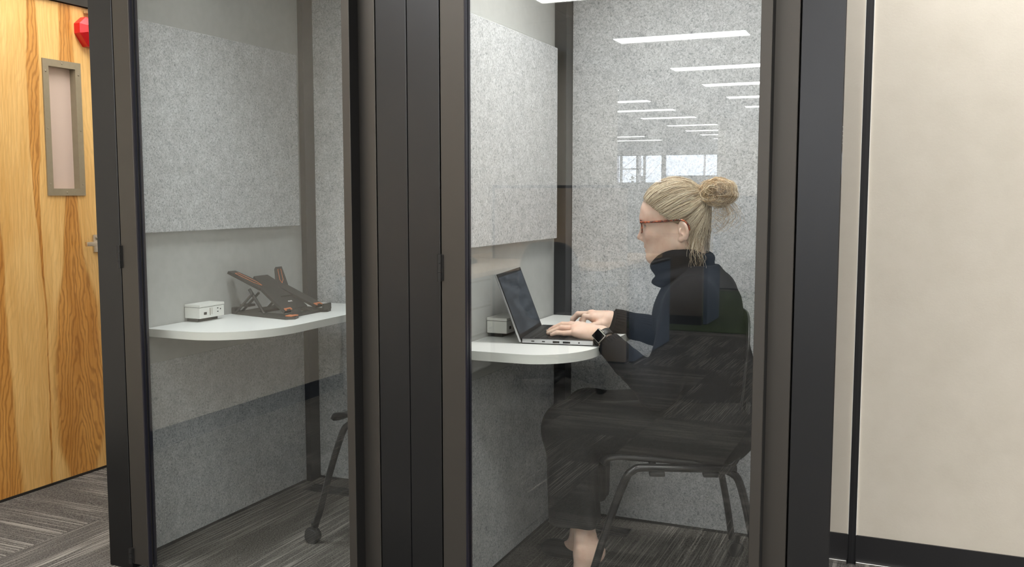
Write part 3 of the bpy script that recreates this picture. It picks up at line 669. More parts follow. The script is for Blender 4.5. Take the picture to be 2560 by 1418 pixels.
# ------------------------------------------------------------------ organic surfaces: signed distance fields on a grid, surface nets
class Field:
    def __init__(s, lo, hi, vox):
        s.lo = np.array(lo, np.float32); s.v = vox; s.n = (np.ceil((np.array(hi) - s.lo) / vox).astype(int) + 1); s.f = np.full(s.n, 9., np.float32)
    def sub(s, lo, hi, pad):
        a = np.maximum(0, np.floor((np.array(lo) - pad - s.lo) / s.v).astype(int)); c = np.minimum(s.n, np.ceil((np.array(hi) + pad - s.lo) / s.v).astype(int) + 1)
        if np.any(c <= a): return None
        sl = tuple(slice(i, j) for i, j in zip(a, c))
        ax = [s.lo[k] + s.v * np.arange(a[k], c[k], dtype=np.float32) for k in range(3)]
        return sl, ax[0][:, None, None], ax[1][None, :, None], ax[2][None, None, :]
    def op(s, sl, d, k, mode):
        f = s.f[sl]
        if mode == 'u':
            h = np.maximum(k - np.abs(f - d), 0) / max(k, 1e-6); s.f[sl] = np.minimum(f, d) - h * h * k * .25
        else:
            e = -d; h = np.maximum(k - np.abs(f - e), 0) / max(k, 1e-6); s.f[sl] = np.maximum(f, e) + h * h * k * .25
    def cone(s, a, b, ra, rb=None, k=.01, mode='u', flat=None):
        rb = ra if rb is None else rb; a = np.array(a, np.float32); b = np.array(b, np.float32); rm = max(ra, rb)
        g = s.sub(np.minimum(a, b) - rm, np.maximum(a, b) + rm, k + 3 * s.v)
        if g is None: return
        sl, X, Y, Z = g; ab = b - a; L = float(ab @ ab) + 1e-9
        t = np.clip(((X - a[0]) * ab[0] + (Y - a[1]) * ab[1] + (Z - a[2]) * ab[2]) / L, 0, 1)
        d = np.sqrt((X - a[0] - t * ab[0]) ** 2 + (Y - a[1] - t * ab[1]) ** 2 + (Z - a[2] - t * ab[2]) ** 2) - (ra + (rb - ra) * t)
        s.op(sl, d, k, mode)
    def ell(s, c, r, k=.01, mode='u', rot=None):
        c = np.array(c, np.float32); r = np.array(r, np.float32); rm = r if rot is None else np.full(3, r.max())
        g = s.sub(c - rm, c + rm, k + 3 * s.v)
        if g is None: return
        sl, X, Y, Z = g; x, y, z = X - c[0], Y - c[1], Z - c[2]
        if rot is not None:
            M = np.array(rot.transposed() if hasattr(rot, 'transposed') else rot, np.float32)
            x, y, z = (M[0, 0] * x + M[0, 1] * y + M[0, 2] * z, M[1, 0] * x + M[1, 1] * y + M[1, 2] * z, M[2, 0] * x + M[2, 1] * y + M[2, 2] * z)
        k0 = np.sqrt((x / r[0]) ** 2 + (y / r[1]) ** 2 + (z / r[2]) ** 2); k1 = np.sqrt((x / r[0] ** 2) ** 2 + (y / r[1] ** 2) ** 2 + (z / r[2] ** 2) ** 2)
        s.op(sl, k0 * (k0 - 1) / np.maximum(k1, 1e-6), k, mode)
    def chain(s, pts, rs, k=.006):
        for i in range(len(pts) - 1): s.cone(pts[i], pts[i + 1], rs[i], rs[i + 1], k)
    def cut(s, axis, val, keep_greater=True):
        ax = s.lo[axis] + s.v * np.arange(s.n[axis], dtype=np.float32); d = (val - ax) if keep_greater else (ax - val)
        sh = [1, 1, 1]; sh[axis] = -1; s.f = np.maximum(s.f, d.reshape(sh))
    def mesh(s, smooth=2):
        f = s.f; f[0] = f[-1] = 9; f[:, 0] = f[:, -1] = 9; f[:, :, 0] = f[:, :, -1] = 9
        sg = f < 0; nx, ny, nz = f.shape; cs = (nx - 1, ny - 1, nz - 1)
        cnt = np.zeros(cs, np.int8)
        for i in (0, 1):
            for j in (0, 1):
                for k in (0, 1): cnt += sg[i:nx - 1 + i, j:ny - 1 + j, k:nz - 1 + k]
        act = (cnt > 0) & (cnt < 8); ids = np.full(cs, -1, np.int32); I = np.argwhere(act); ids[act] = np.arange(len(I))
        P = np.zeros((len(I), 3)); W = np.zeros(len(I)); cor = [(0, 0, 0), (1, 0, 0), (0, 1, 0), (1, 1, 0), (0, 0, 1), (1, 0, 1), (0, 1, 1), (1, 1, 1)]
        vals = np.stack([f[I[:, 0] + c[0], I[:, 1] + c[1], I[:, 2] + c[2]] for c in cor], 1)
        for a in range(8):
            for b_ in range(a + 1, 8):
                if bin(a ^ b_).count('1') != 1: continue
                va, vb = vals[:, a], vals[:, b_]; m = (va < 0) != (vb < 0); t = np.where(m, va / np.where(m, va - vb, 1), 0)
                p = np.array(cor[a]) + t[:, None] * (np.array(cor[b_]) - np.array(cor[a])); P += p * m[:, None]; W += m
        P = (P / W[:, None] + I) * s.v + s.lo
        Q = []
        for ax in range(3):
            o1, o2 = [(1, 2), (2, 0), (0, 1)][ax]
            A = [slice(1, -1)] * 3; A[ax] = slice(0, -1); B = list(A); B[ax] = slice(1, None)
            sa, sb = sg[tuple(A)], sg[tuple(B)]; E = np.argwhere(sa != sb)
            if not len(E): continue
            off = np.array([1, 1, 1]); off[ax] = 0; E0 = E + off; flip = sa[tuple(E.T)]
            def cid(d1, d2):
                c = E0.copy(); c[:, o1] -= d1; c[:, o2] -= d2; return ids[tuple(c.T)]
            q = np.stack([cid(1, 1), cid(0, 1), cid(0, 0), cid(1, 0)], 1); q[~flip] = q[~flip][:, ::-1]; Q.append(q)
        Q = np.concatenate(Q)
        for _ in range(smooth):
            acc = np.zeros_like(P); ct = np.zeros(len(P))
            for a, c in ((0, 1), (1, 2), (2, 3), (3, 0)):
                np.add.at(acc, Q[:, a], P[Q[:, c]]); np.add.at(ct, Q[:, a], 1); np.add.at(acc, Q[:, c], P[Q[:, a]]); np.add.at(ct, Q[:, c], 1)
            P = .5 * P + .5 * acc / np.maximum(ct, 1)[:, None]
        return P, Q
def merge_meshes(name, parts):
    V, F, off = [], [], 0
    for P, Q in parts: V.append(P); F.append(Q + off); off += len(P)
    V = np.concatenate(V); F = np.concatenate(F); me = bpy.data.meshes.new(name)
    me.vertices.add(len(V)); me.vertices.foreach_set('co', V.astype(np.float32).ravel())
    me.loops.add(F.size); me.loops.foreach_set('vertex_index', F.astype(np.int32).ravel())
    me.polygons.add(len(F)); me.polygons.foreach_set('loop_start', np.arange(0, F.size, 4, dtype=np.int32)); me.polygons.foreach_set('loop_total', np.full(len(F), 4, np.int32))
    me.update(calc_edges=True); me.validate(); return me

# ------------------------------------------------------------------ the woman at the laptop (facing -X, her left side towards the camera)
PY = 2.755
person = thing('person', 'woman with blond bun and dark turtleneck typing on a laptop', 'person', (-.58, PY, 0))
# joints
SH_L, EL_L, WR_L = (-.572, 2.590, .880), (-.655, 2.560, .655), (-.838, 2.614, .792)
SH_R, EL_R, WR_R = (-.572, 2.920, .880), (-.655, 2.985, .735), (-.893, 2.866, .805)
KN_L, AN_L = (-.935, 2.628, .498), (-.878, 2.606, .175)
KN_R, AN_R = (-.955, 2.862, .490), (-.985, 2.868, .10)
# head, finely sampled
h = Field((-.79, 2.655, .93), (-.53, 2.855, 1.255), .0017)
h.ell((-.657, PY, 1.147), (.0915, .071, .0915), .02)
h.ell((-.697, PY, 1.092), (.058, .056, .086), .03)
h.ell((-.702, PY, 1.150), (.055, .056, .056), .03)
for s_ in (-1, 1):
    h.cone((-.636, PY + s_ * .050, 1.060), (-.718, PY + s_ * .014, 1.017), .020, .016, .03)
    h.ell((-.715, PY + s_ * .040, 1.083), (.020, .016, .018), .02)          # cheek bones
    h.cone((-.738, PY + s_ * .036, 1.128), (-.750, PY + s_ * .014, 1.131), .008, .008, .014)   # brows
h.ell((-.7195, PY, 1.016), (.0165, .020, .017), .02)
h.cone((-.748, PY, 1.120), (-.7625, PY, 1.077), .0065, .0085, .012)          # nose
h.ell((-.7635, PY, 1.0735), (.0085, .0085, .0075), .006)
for s_ in (-1, 1):
    h.ell((-.7515, PY + s_ * .0105, 1.069), (.0095, .006, .0065), .006)
    h.ell((-.7480, PY + s_ * .036, 1.1105), (.015, .018, .0105), .010, 's')   # eye sockets
    h.ell((-.7295, PY + s_ * .034, 1.1160), (.0128, .0135, .0085), .003)      # upper lid
    h.ell((-.7285, PY + s_ * .034, 1.1030), (.0120, .0130, .0070), .004)      # lower lid
    h.cone((-.7435, PY + s_ * .0155, 1.0735), (-.7400, PY + s_ * .0165, 1.0640), .0018, .0016, .004, 's')   # wing crease
    h.ell((-.7580, PY + s_ * .0075, 1.0640), (.0045, .0028, .0030), .002, 's')   # nostril
h.ell((-.7395, PY, 1.0465), (.0095, .021, .0062), .008)                      # lips
h.ell((-.7370, PY, 1.0335), (.0095, .0185, .0062), .008)
h.ell((-.7490, PY, 1.0402), (.0130, .026, .0011), .003, 's')
h.ell((-.7440, PY, 1.0255), (.010, .016, .004), .008, 's')
for s_ in (-1, 1):   # ears
    ry = Matrix.Rotation(math.radians(-14), 3, 'Y') @ Matrix.Rotation(math.radians(s_ * 16), 3, 'Z')
    h.ell((-.6155, PY + s_ * .0745, 1.099), (.0165, .0062, .0290), .006, 'u', ry)
    h.ell((-.6185, PY + s_ * .0810, 1.101), (.0105, .0050, .0205), .003, 's', ry)
    h.ell((-.6215, PY + s_ * .0770, 1.095), (.0070, .0055, .0110), .003, 'u', ry)
    h.ell((-.6165, PY + s_ * .0800, 1.097), (.0055, .0050, .0100), .003, 's', ry)
    h.ell((-.6220, PY + s_ * .0735, 1.0745), (.0085, .0055, .0085), .005)
h.cone((-.635, PY, 1.07), (-.592, PY, .93), .052, .058, .03)
parts_ = [h.mesh(1)]
# hands
def hand(wr, palm, fingers, thumb, fore):
    pts = np.array([wr, fore] + palm + [p for f_ in fingers + [thumb] for p in f_[0]]); F_ = Field(pts.min(0) - .03, pts.max(0) + .03, .0016)
    F_.cone(fore, wr, .026, .0245, .01)
    for m in palm: F_.cone(wr, m, .0205, .0125, .014)
    F_.ell((np.array(wr) * .5 + np.array(palm).mean(0) * .5) - (0, 0, .008), (.030, .026, .017), .02)
    for a, c in zip(palm, palm[1:]): F_.cone(a, c, .0105, .0105, .008)
    for (pp_, rr_) in fingers: F_.chain(pp_, rr_, .0016)
    F_.cone(wr, thumb[0][0], .018, .0135, .014); F_.chain(thumb[0], thumb[1], .005)
    for (pp_, rr_) in fingers + [thumb]:
        t_, p_ = np.array(pp_[-1]), np.array(pp_[-2]); dd_ = (t_ - p_) / np.linalg.norm(t_ - p_)
        F_.ell(t_ + (0, 0, .0052) + dd_ * .001, (.0045, .0042, .0012), .0012, 's')                # nail bed
    return F_.mesh(1)
FR = [.0102, .0090, .0082, .0066]
lh_f = [([(-.918, 2.678, 0.8070), (-.958, 2.683, 0.8100), (-.982, 2.680, 0.7990), (-.999, 2.676, 0.7910)], FR),
        ([(-.927, 2.657, 0.8100), (-.974, 2.658, 0.8110), (-1.000, 2.654, 0.7990), (-1.017, 2.650, 0.7900)], FR),
        ([(-.927, 2.635, 0.8040), (-.970, 2.633, 0.8040), (-.993, 2.629, 0.7930), (-1.008, 2.626, 0.7880)], FR),
        ([(-.918, 2.615, 0.7950), (-.952, 2.610, 0.7920), (-.973, 2.607, 0.7930), (-.989, 2.605, 0.7870)], [.0092, .0078, .0072, .0060])]
parts_.append(hand(WR_L, [p[0][0] for p in lh_f], lh_f, ([(-.880, 2.672, 0.7950), (-.915, 2.698, 0.7930), (-.944, 2.708, 0.7890)], [.0125, .0100, .0080]), (-.79, 2.592, .7500)))
rh_f = [([(-.938, 2.834, 0.8130), (-.962, 2.826, 0.8160), (-.966, 2.823, 0.7990), (-.962, 2.820, 0.7890)], FR),
        ([(-.950, 2.853, 0.8210), (-.992, 2.848, 0.8200), (-1.008, 2.845, 0.8030), (-1.010, 2.842, 0.7900)], FR),
        ([(-.952, 2.874, 0.8190), (-.998, 2.872, 0.8160), (-1.014, 2.870, 0.8000), (-1.015, 2.868, 0.7890)], FR),
        ([(-.946, 2.894, 0.8100), (-.985, 2.898, 0.8070), (-.998, 2.898, 0.7940), (-1.000, 2.897, 0.7880)], [.0092, .0078, .0072, .0060])]
parts_.append(hand(WR_R, [p[0][0] for p in rh_f], rh_f, ([(-.905, 2.832, 0.7940), (-.924, 2.815, 0.7900), (-.940, 2.806, 0.7890)], [.0130, .0108, .0085]), (-.84, 2.893, 0.7940)))
# trunk and limbs under the clothes, feet
t = Field((-1.16, 2.49, .0), (-.40, 3.02, .98), .0045)
t.cone((-.592, PY, .95), (-.585, PY, .86), .055, .09, .05); t.ell((-.575, PY, .82), (.088, .135, .13), .05); t.ell((-.530, PY, .64), (.092, .125, .16), .05); t.ell((-.51, PY, .54), (.10, .15, .085), .05)
for (sh, el, wr_) in ((SH_L, EL_L, WR_L), (SH_R, EL_R, WR_R)): t.cone(sh, el, .044, .034, .04); t.cone(el, wr_, .034, .0235, .02)
for (hy, kn, an) in ((2.67, KN_L, AN_L), (2.845, KN_R, AN_R)): t.cone((-.52, hy, .525), kn, .075, .050, .04); t.cone(kn, an, .048, .031, .02)
# near foot: heel lifted, standing on the toes; far foot flat
t.cone(AN_L, (-.880, 2.605, .135), .031, .033, .015); t.ell((-.842, 2.604, .142), (.026, .025, .030), .018); t.cone((-.872, 2.604, .130), (-.890, 2.604, .055), .037, .029, .02); t.cone((-.890, 2.604, .045), (-.945, 2.602, .022), .027, .015, .015)
t.ell((-.884, 2.575, .150), (.013, .010, .013), .010)
t.cone(AN_R, (-1.0, 2.868, .05), .030, .030, .015); t.cone((-.985, 2.868, .035), (-1.09, 2.868, .025), .028, .018, .015)
parts_.append(t.mesh(2))
body = meshobj('body', merge_meshes('body', parts_), 'skin', person, True); tag(body, 'fair skin of face, hands and ankle')
# eyes
for s_ in (-1, 1):
    q = BM(); bmesh.ops.create_uvsphere(q, u_segments=16, v_segments=12, radius=.0120, matrix=Matrix.Translation((-.7300, PY + s_ * .034, 1.1100))); ey = obj('eye', q, 'eye_white', person, True)
    q = BM(); bmesh.ops.create_uvsphere(q, u_segments=12, v_segments=8, radius=.0056, matrix=Matrix.Translation((-.7375, PY + s_ * .0345, 1.1095))); obj('iris', q, 'iris', ey, True)
# eyebrow, lips tint
for s_ in (-1, 1):
    q = BM(); tube(q, spline([(-.7375, PY + s_ * .0465, 1.1335), (-.7480, PY + s_ * .034, 1.1385), (-.7565, PY + s_ * .016, 1.1355)], 5), [.0012] + [.0022] * 9 + [.0016], 6); obj('eyebrow', q, 'hair_base', person, True)

for s_ in (-1, 1):
    q = BM(); tube(q, spline([(-.7425, PY + s_ * .0235, 1.1125), (-.7440, PY + s_ * .034, 1.1140), (-.7385, PY + s_ * .0440, 1.1120), (-.7330, PY + s_ * .0485, 1.1085)], 5), [.0007] + [.0011] * 14 + [.0005], 6); obj('eyelashes', q, 'hair_base', person, True)
q = BM(); tube(q, spline([(-.7290, PY - .0265, 1.0408), (-.7385, PY - .017, 1.0402), (-.7455, PY, 1.0400), (-.7385, PY + .017, 1.0402), (-.7290, PY + .0265, 1.0408)], 5), [.0006] + [.0012] * 19 + [.0006], 6); obj('lips', q, 'lip', person, True)
# sweater
sw = Field((-.90, 2.46, .42), (-.40, 3.05, 1.0), .0035)
sw.ell((-.580, PY, .835), (.112, .168, .150), .05); sw.ell((-.628, PY, .842), (.082, .145, .095), .05); sw.ell((-.535, PY, .66), (.118, .152, .19), .06); sw.ell((-.515, PY, .53), (.125, .175, .09), .05)
sw.cone((-.570, PY - .135, .915), (-.570, PY + .135, .915), .058, .058, .05); sw.cone((-.60, PY, .965), (-.58, PY, .88), .072, .11, .05)
for (sh, el, wr_, mx_) in ((SH_L, EL_L, (-.800, 2.600, .760), 1), (SH_R, EL_R, (-.872, 2.877, .796), 1)):
    el = np.array(el); sh = np.array(sh); wr_ = np.array(wr_)
    sw.cone(sh, el, .060, .052, .07); sw.cone(el, wr_, .050, .037, .03)
    ax_ = (wr_ - el) / np.linalg.norm(wr_ - el)
    for k in range(7):     # soft creases on the lower sleeve
        p_ = el + (wr_ - el) * (.15 + .12 * k); sw.ell(p_ + np.array((0, 0, .004 * (-1) ** k)), (.0465 - .0016 * k, .0465 - .0016 * k, .043 - .0016 * k), .012)
sweater = meshobj('sweater', merge_meshes('sweater', [sw.mesh(2)]), 'sweater', person, True); tag(sweater, 'dark knitted turtleneck sweater')
# ribbed cuffs
def ribbed(name, a, c, r0, r1, n=26, mat_='sweater', amp=.0013, rings=6):
    a, c = Vector(a), Vector(c); d_ = (c - a).normalized(); u_ = d_.orthogonal().normalized(); v_ = d_.cross(u_); q = BM(); R_ = []
    for i in range(rings + 1):
        s_ = i / rings; p = a.lerp(c, s_); rr = r0 + (r1 - r0) * s_ + .0015 * math.sin(s_ * 9)
        R_.append([p + (u_ * math.cos(an) + v_ * math.sin(an)) * (rr + amp * math.cos(an * n)) for an in [2 * math.pi * k / (n * 4) for k in range(n * 4)]])
    R_.append([R_[-1][k].lerp(c, .25) - d_ * .004 for k in range(n * 4)])
    loft(q, R_); return obj(name, q, mat_, sweater, True)
ribbed('cuff', (-.742, 2.584, .715), (-.814, 2.606, .773), .0425, .0345)
ribbed('cuff', (-.770, 2.929, .772), (-.880, 2.873, .801), .0430, .0370)
# turtleneck collar: tall slouching tube that touches the chin and rises to the ear
def collar():
    q = BM(); n = 72; R_ = []
    prof = [(0.0, -.012, .93), (0.0, 0.0, 1.0), (.12, .004, 1.03), (.30, .002, 1.02), (.48, -.004, .97), (.60, .004, 1.04), (.72, .009, 1.10), (.84, .004, 1.06), (.94, -.008, 1.00), (1.0, -.030, .90)]
    for (s_, bulge, sc) in prof:
        ring = []
        for k in range(n):
            an = 2 * math.pi * k / n; cx_ = math.cos(an); sy_ = math.sin(an)      # an = 0 at the back (+X), pi at the front
            top = 1.040 - .042 * max(0, -cx_) ** 1.6 - .010 * max(0, cx_) ** 2 + .006 * abs(sy_)
            bot = .940 - .022 * max(0, -cx_) + .022 * max(0, cx_)
            z_ = top + (bot - top) * s_ + .0022 * math.sin(5 * an + 3 * s_)
            xc_ = -.638 + .026 * s_; rx = (.0905 if cx_ < 0 else .088) * sc + bulge; ryy = .0740 * sc + bulge + .012 * s_
            rib = .0007 * math.cos(an * 36)
            ring.append((xc_ + cx_ * (rx + rib), PY + sy_ * (ryy + rib), z_))
        R_.append(ring)
    loft(q, R_); return q
co = obj('collar', collar(), 'sweater', sweater, True, 1)

# trousers: wide cropped legs
tr = Field((-1.08, 2.48, .12), (-.39, 3.03, .66), .0042)
tr.ell((-.515, PY, .54), (.128, .178, .100), .05)
for (hy, kn, an, hx, rr) in ((2.665, KN_L, (-.912, 2.608, .195), .0, (.076, .079)), (2.848, KN_R, (-.965, 2.866, .190), .0, (.072, .074))):
    tr.cone((-.52, hy, .525), kn, .100, .078, .06); tr.cone(kn, an, rr[0], rr[1], .04); tr.ell((kn[0] - .008, kn[1], kn[2] + .004), (.070, .072, .072), .03)
    tr.cone((kn[0] + .05, kn[1] - .06, .44), (an[0] + .06, an[1] - .055, .24), .020, .024, .03)
tr.cut(2, .224)
P_, Q_ = tr.mesh(2); P_[:, 2] += .020 * np.clip((.30 - P_[:, 2]) / .1, 0, 1) * np.sin((P_[:, 0] + .95) * 18) * .35
trousers = meshobj('trousers', merge_meshes('trousers', [(P_, Q_)]), 'trousers', person, True); tag(trousers, 'wide black cropped trousers')
# flat black shoes
def shoe(x0, x1, y, z0, tilt):
    F_ = Field((x0 - .04, y - .06, -.01), (x1 + .04, y + .06, .20), .0025)
    return F_
F_ = Field((-1.15, 2.81, -.005), (-.93, 2.93, .10), .0025)
F_.ell((-1.075, 2.868, .026), (.048, .038, .030), .02); F_.ell((-1.01, 2.868, .024), (.070, .034, .028), .02); F_.ell((-1.0, 2.868, .085), (.045, .026, .045), .010, 's'); F_.cut(2, .002)
sh1 = meshobj('shoe', merge_meshes('shoe', [F_.mesh(2)]), 'shoe_black', person, True)
F_ = Field((-1.02, 2.55, -.005), (-.80, 2.66, .12), .0025)
F_.ell((-.935, 2.603, .018), (.048, .037, .022), .02); F_.ell((-.905, 2.603, .016), (.045, .034, .020), .02); F_.cut(2, .002)
sh2 = meshobj('shoe', merge_meshes('shoe', [F_.mesh(2)]), 'shoe_black', person, True)

# hair: close cap, combed strands to a high knot, messy bun, loose wisps
KNOT = np.array((-.572, PY, 1.205))
HC = np.array((-.659, PY, 1.144)); HR = np.array((.1025, .0785, .1045))
hf = Field((-.78, 2.66, 1.0), (-.53, 2.85, 1.27), .0025)
hf.ell(HC, HR, .01); hf.cone((-.612, PY, 1.130), (-.606, PY, 1.030), .0575, .046, .008)
hf.ell((-.702, PY, 1.152), (.0605, .0615, .061), .02)
# carve the face: everything in front of the hairline plane (tilted) and the ear opening
ax = [hf.lo[k] + hf.v * np.arange(hf.n[k], dtype=np.float32) for k in range(3)]
Xg, Yg, Zg = ax[0][:, None, None], ax[1][None, :, None], ax[2][None, None, :]
hl = -.770 + np.where(Zg < 1.196, .012 + (1.196 - Zg) * 1.50, 0) + np.where(Zg < 1.13, (1.13 - Zg) * .35, 0)
hf.f = np.maximum(hf.f, np.broadcast_to((hl - Xg) * .75, hf.f.shape) + 0 * Yg)
for s_ in (-1, 1): hf.ell((-.620, PY + s_ * .082, 1.092), (.023, .024, .036), .006, 's')
hf.ell(KNOT, (.026, .030, .026), .01)
hair = meshobj('hair', merge_meshes('hair', [hf.mesh(2)]), 'hair_base', person, True); tag(hair, 'blond hair combed back into a messy bun')
def surf(dirv, off):
    dirv = np.array(dirv, float); return HC + dirv / np.sqrt(((dirv / HR) ** 2).sum()) * (1 + off / .09)
q = BM(); r_ = random.Random(5)
def strand(pts, r0, r1): n_ = len(pts); tube(q, pts, [r0 + (r1 - r0) * i / (n_ - 1) for i in range(n_)], 3, False)
for k in range(2300):
    side = r_.choice((-1, -1, -1, 1)); u_ = r_.random()
    z_ = 1.243 - .113 * u_
    if z_ > 1.196: x_ = -.762 + .09 * max(0, (z_ - 1.205) / .04) + r_.uniform(0, .04)
    else: x_ = -.756 + (1.196 - z_) * 1.50 + r_.uniform(-.003, .03)
    yy = side * (r_.uniform(.003, .06) if z_ > 1.196 else min(.072, .035 + (1.196 - z_) * 1.2))
    a_ = surf(np.array((x_, PY + yy, z_)) - HC, .0015); c_ = surf(KNOT - HC, .004)
    da, dc = (a_ - HC) / HR, (c_ - HC) / HR; om_ = math.acos(max(-1, min(1, float(da @ dc / np.linalg.norm(da) / np.linalg.norm(dc)))))
    ws = r_.uniform(-.0035, .0035); lift = r_.uniform(.0005, .0045); pts = []
    for i in range(11):
        s_ = i / 10; dv = (math.sin((1 - s_) * om_) * da + math.sin(s_ * om_) * dc) / max(1e-5, math.sin(om_))
        p = HC + dv / np.linalg.norm(dv) * HR * (1 + (lift + .006 * math.sin(s_ * math.pi) * r_.random() * .5) / .09); p = p + np.array((0, 0, ws * math.sin(s_ * 7 + k) - .010 * math.sin(s_ * math.pi) * (1 if z_ < 1.15 else .3)))
        pts.append(p)
    strand(pts, .00052, .00042)
for k in range(260):      # sides behind the ear
    sd = r_.choice((-1, -1, 1)); a_ = surf(np.array((r_.uniform(-.625, -.575), PY + sd * .07, r_.uniform(1.105, 1.145))) - HC, .0012); c_ = surf(KNOT - HC, .003); lift = r_.uniform(.0006, .003); pts = []
    for i in range(9):
        s_ = i / 8; dv = (a_ + (c_ - a_) * s_ - HC) / HR; pts.append(HC + dv / np.linalg.norm(dv) * HR * (1 + lift / .09) + np.array((0, 0, -.004 * math.sin(s_ * math.pi))))
    strand(pts, .00052, .00042)
for k in range(900):      # back of the head, combed up from the nape
    an = r_.uniform(-2.0, 2.0); zz = r_.uniform(1.028, 1.10); rr0 = .0475 + (zz - 1.03) * .115 + .001
    a_ = np.array((-.608 + rr0 * math.cos(an), PY + rr0 * math.sin(an), zz)); c_ = KNOT + np.array((0, r_.uniform(-.01, .01), 0)); pts = []
    for i in range(11):
        s_ = i / 10; p = a_ + (c_ - a_) * s_; lf_ = .0012 + .0016 * ((k * 7) % 10) / 10
        # push the point out to whichever surface lies outermost: nape column or skull
        zc_ = min(1.13, max(1.03, p[2])); rc_ = .046 + (zc_ - 1.03) * .115 + lf_; xa_ = -.606 - (zc_ - 1.03) * .06
        vv = np.array((p[0] - xa_, p[1] - PY)); ln_ = np.linalg.norm(vv) + 1e-6
        if p[2] < 1.17 and ln_ < rc_: p = np.array((xa_ + vv[0] / ln_ * rc_, PY + vv[1] / ln_ * rc_, p[2]))
        dv = p - HC; m_ = math.sqrt(((dv / HR) ** 2).sum())
        if m_ < 1.0 + lf_ / .09: p = HC + dv / m_ * (1.0 + lf_ / .09)
        pts.append(p)
    strand(pts, .00052, .00042)
for k in range(120):       # loose wisps at ear and nape
    a_ = np.array((r_.uniform(-.615, -.56), PY + r_.choice((-1, -1, 1)) * r_.uniform(.045, .068), r_.uniform(1.04, 1.085))); dx_, dy_ = r_.uniform(-.012, .022), r_.uniform(-.014, .004); ln = r_.uniform(.03, .085)
    strand(spline([a_, a_ + (dx_ * .2, dy_, -ln * .4), a_ + (dx_ * .9, dy_ * 1.6, -ln * .75), a_ + (dx_ * .6, dy_ * 1.3, -ln)], 4), .00038, .0002)
obj('combed_strands', q, 'hair_strand', hair, True)
# bun: core plus looping locks
bc = np.array((-.532, PY - .004, 1.208))
bf = Field(bc - .075, bc + .075, .003); bf.ell(bc, (.040, .036, .030), .01); bf.cone(KNOT, bc, .020, .028, .02); bun = meshobj('bun', merge_meshes('bun', [bf.mesh(2)]), 'hair_base', hair, True)
q = BM()
for k in range(1150):
    th_, ph_ = r_.uniform(0, 6.28), r_.uniform(-1.2, 1.2); sp_ = r_.uniform(1.2, 2.9) * r_.choice((-1, 1)); R0 = r_.uniform(.96, 1.22); pts = []
    tl = r_.uniform(-.5, .5)
    for i in range(12):
        s_ = i / 11; a_ = th_ + sp_ * s_; e_ = ph_ * (1 - .5 * s_) + .35 * math.sin(3 * s_ + tl * 5)
        pts.append(bc + np.array((math.cos(a_) * math.cos(e_) * .042, math.sin(e_ + tl) * .036, math.sin(a_) * math.cos(e_) * .033)) * (R0 + .10 * math.sin(4 * s_ + k) + .13 * math.sin(th_ * 2 + 1.3) * math.sin(3 * a_)))
    strand(pts, .0006, .00045)
for k in range(60):       # tufts standing out of the bun
    a_ = r_.uniform(-.4, 3.4); d_ = np.array((math.cos(a_), r_.uniform(-.6, .3), math.sin(a_))); s0 = bc + d_ * np.array((.036, .032, .028)); ln = r_.uniform(.012, .032)
    strand(spline([s0, s0 + d_ * ln * .5 + (r_.uniform(-.006, .006), 0, r_.uniform(-.004, .006)), s0 + d_ * ln + (r_.uniform(-.012, .012), 0, r_.uniform(-.012, .004))], 4), .0005, .0002)
for k in range(110):      # escaping loops below the bun
    a_ = bc + np.array((r_.uniform(-.02, .035), r_.uniform(-.03, .02), -.02)); ln = r_.uniform(.03, .10); dx_ = r_.uniform(-.03, .035)
    strand(spline([a_, a_ + (dx_ * .6 + .01, -.006, -ln * .35), a_ + (dx_ + .012, -.004, -ln * .7), a_ + (dx_ - .012, 0, -ln), a_ + (dx_ - .03, .004, -ln * .82)], 4), .00038, .0002)
obj('bun_locks', q, 'hair_bun', bun, True)

# eyeglasses
gl_ = thing('eyeglasses', 'tortoiseshell eyeglasses on the woman\'s face', 'eyeglasses', (-.745, PY, 1.09))
for s_ in (-1, 1):
    cy_ = PY + s_ * .0325; pts = []
    for k in range(33):
        a_ = 2 * math.pi * k / 32; ce, se = math.cos(a_), math.sin(a_); e_ = .55
        yy = math.copysign(abs(ce) ** e_, ce) * .0255; zz = math.copysign(abs(se) ** e_, se) * .0185
        pts.append((-.7570 + .0035 * (abs(cy_ + yy - PY) / .05) ** 2 * 3 - zz * .10, cy_ + yy, 1.1075 + zz))
    q = BM(); tube(q, pts, .0021, 8, False); rim = obj('rim', q, 'tortoise', gl_, True)
    q = BM(); prism(q, [(p[0], p[1], p[2]) for p in pts[:-1]], (.0012, 0, 0)); obj('lens', q, 'lens_glass', rim)
    q = BM(); tube(q, spline([(-.7455, PY + s_ * .0605, 1.1200), (-.740, PY + s_ * .0685, 1.1205), (-.715, PY + s_ * .0745, 1.1220), (-.660, PY + s_ * .0775, 1.1265), (-.622, PY + s_ * .0775, 1.1290), (-.604, PY + s_ * .0755, 1.118), (-.598, PY + s_ * .073, 1.100)], 5), [.0036] * 4 + [.0030] * 14 + [.0024] * 13, 8); obj('temple', q, 'tortoise', gl_, True)
q = BM(); tube(q, spline([(-.7585, PY - .0075, 1.1135), (-.7625, PY, 1.1165), (-.7585, PY + .0075, 1.1135)], 5), .0019, 6); obj('bridge', q, 'tortoise', gl_, True)

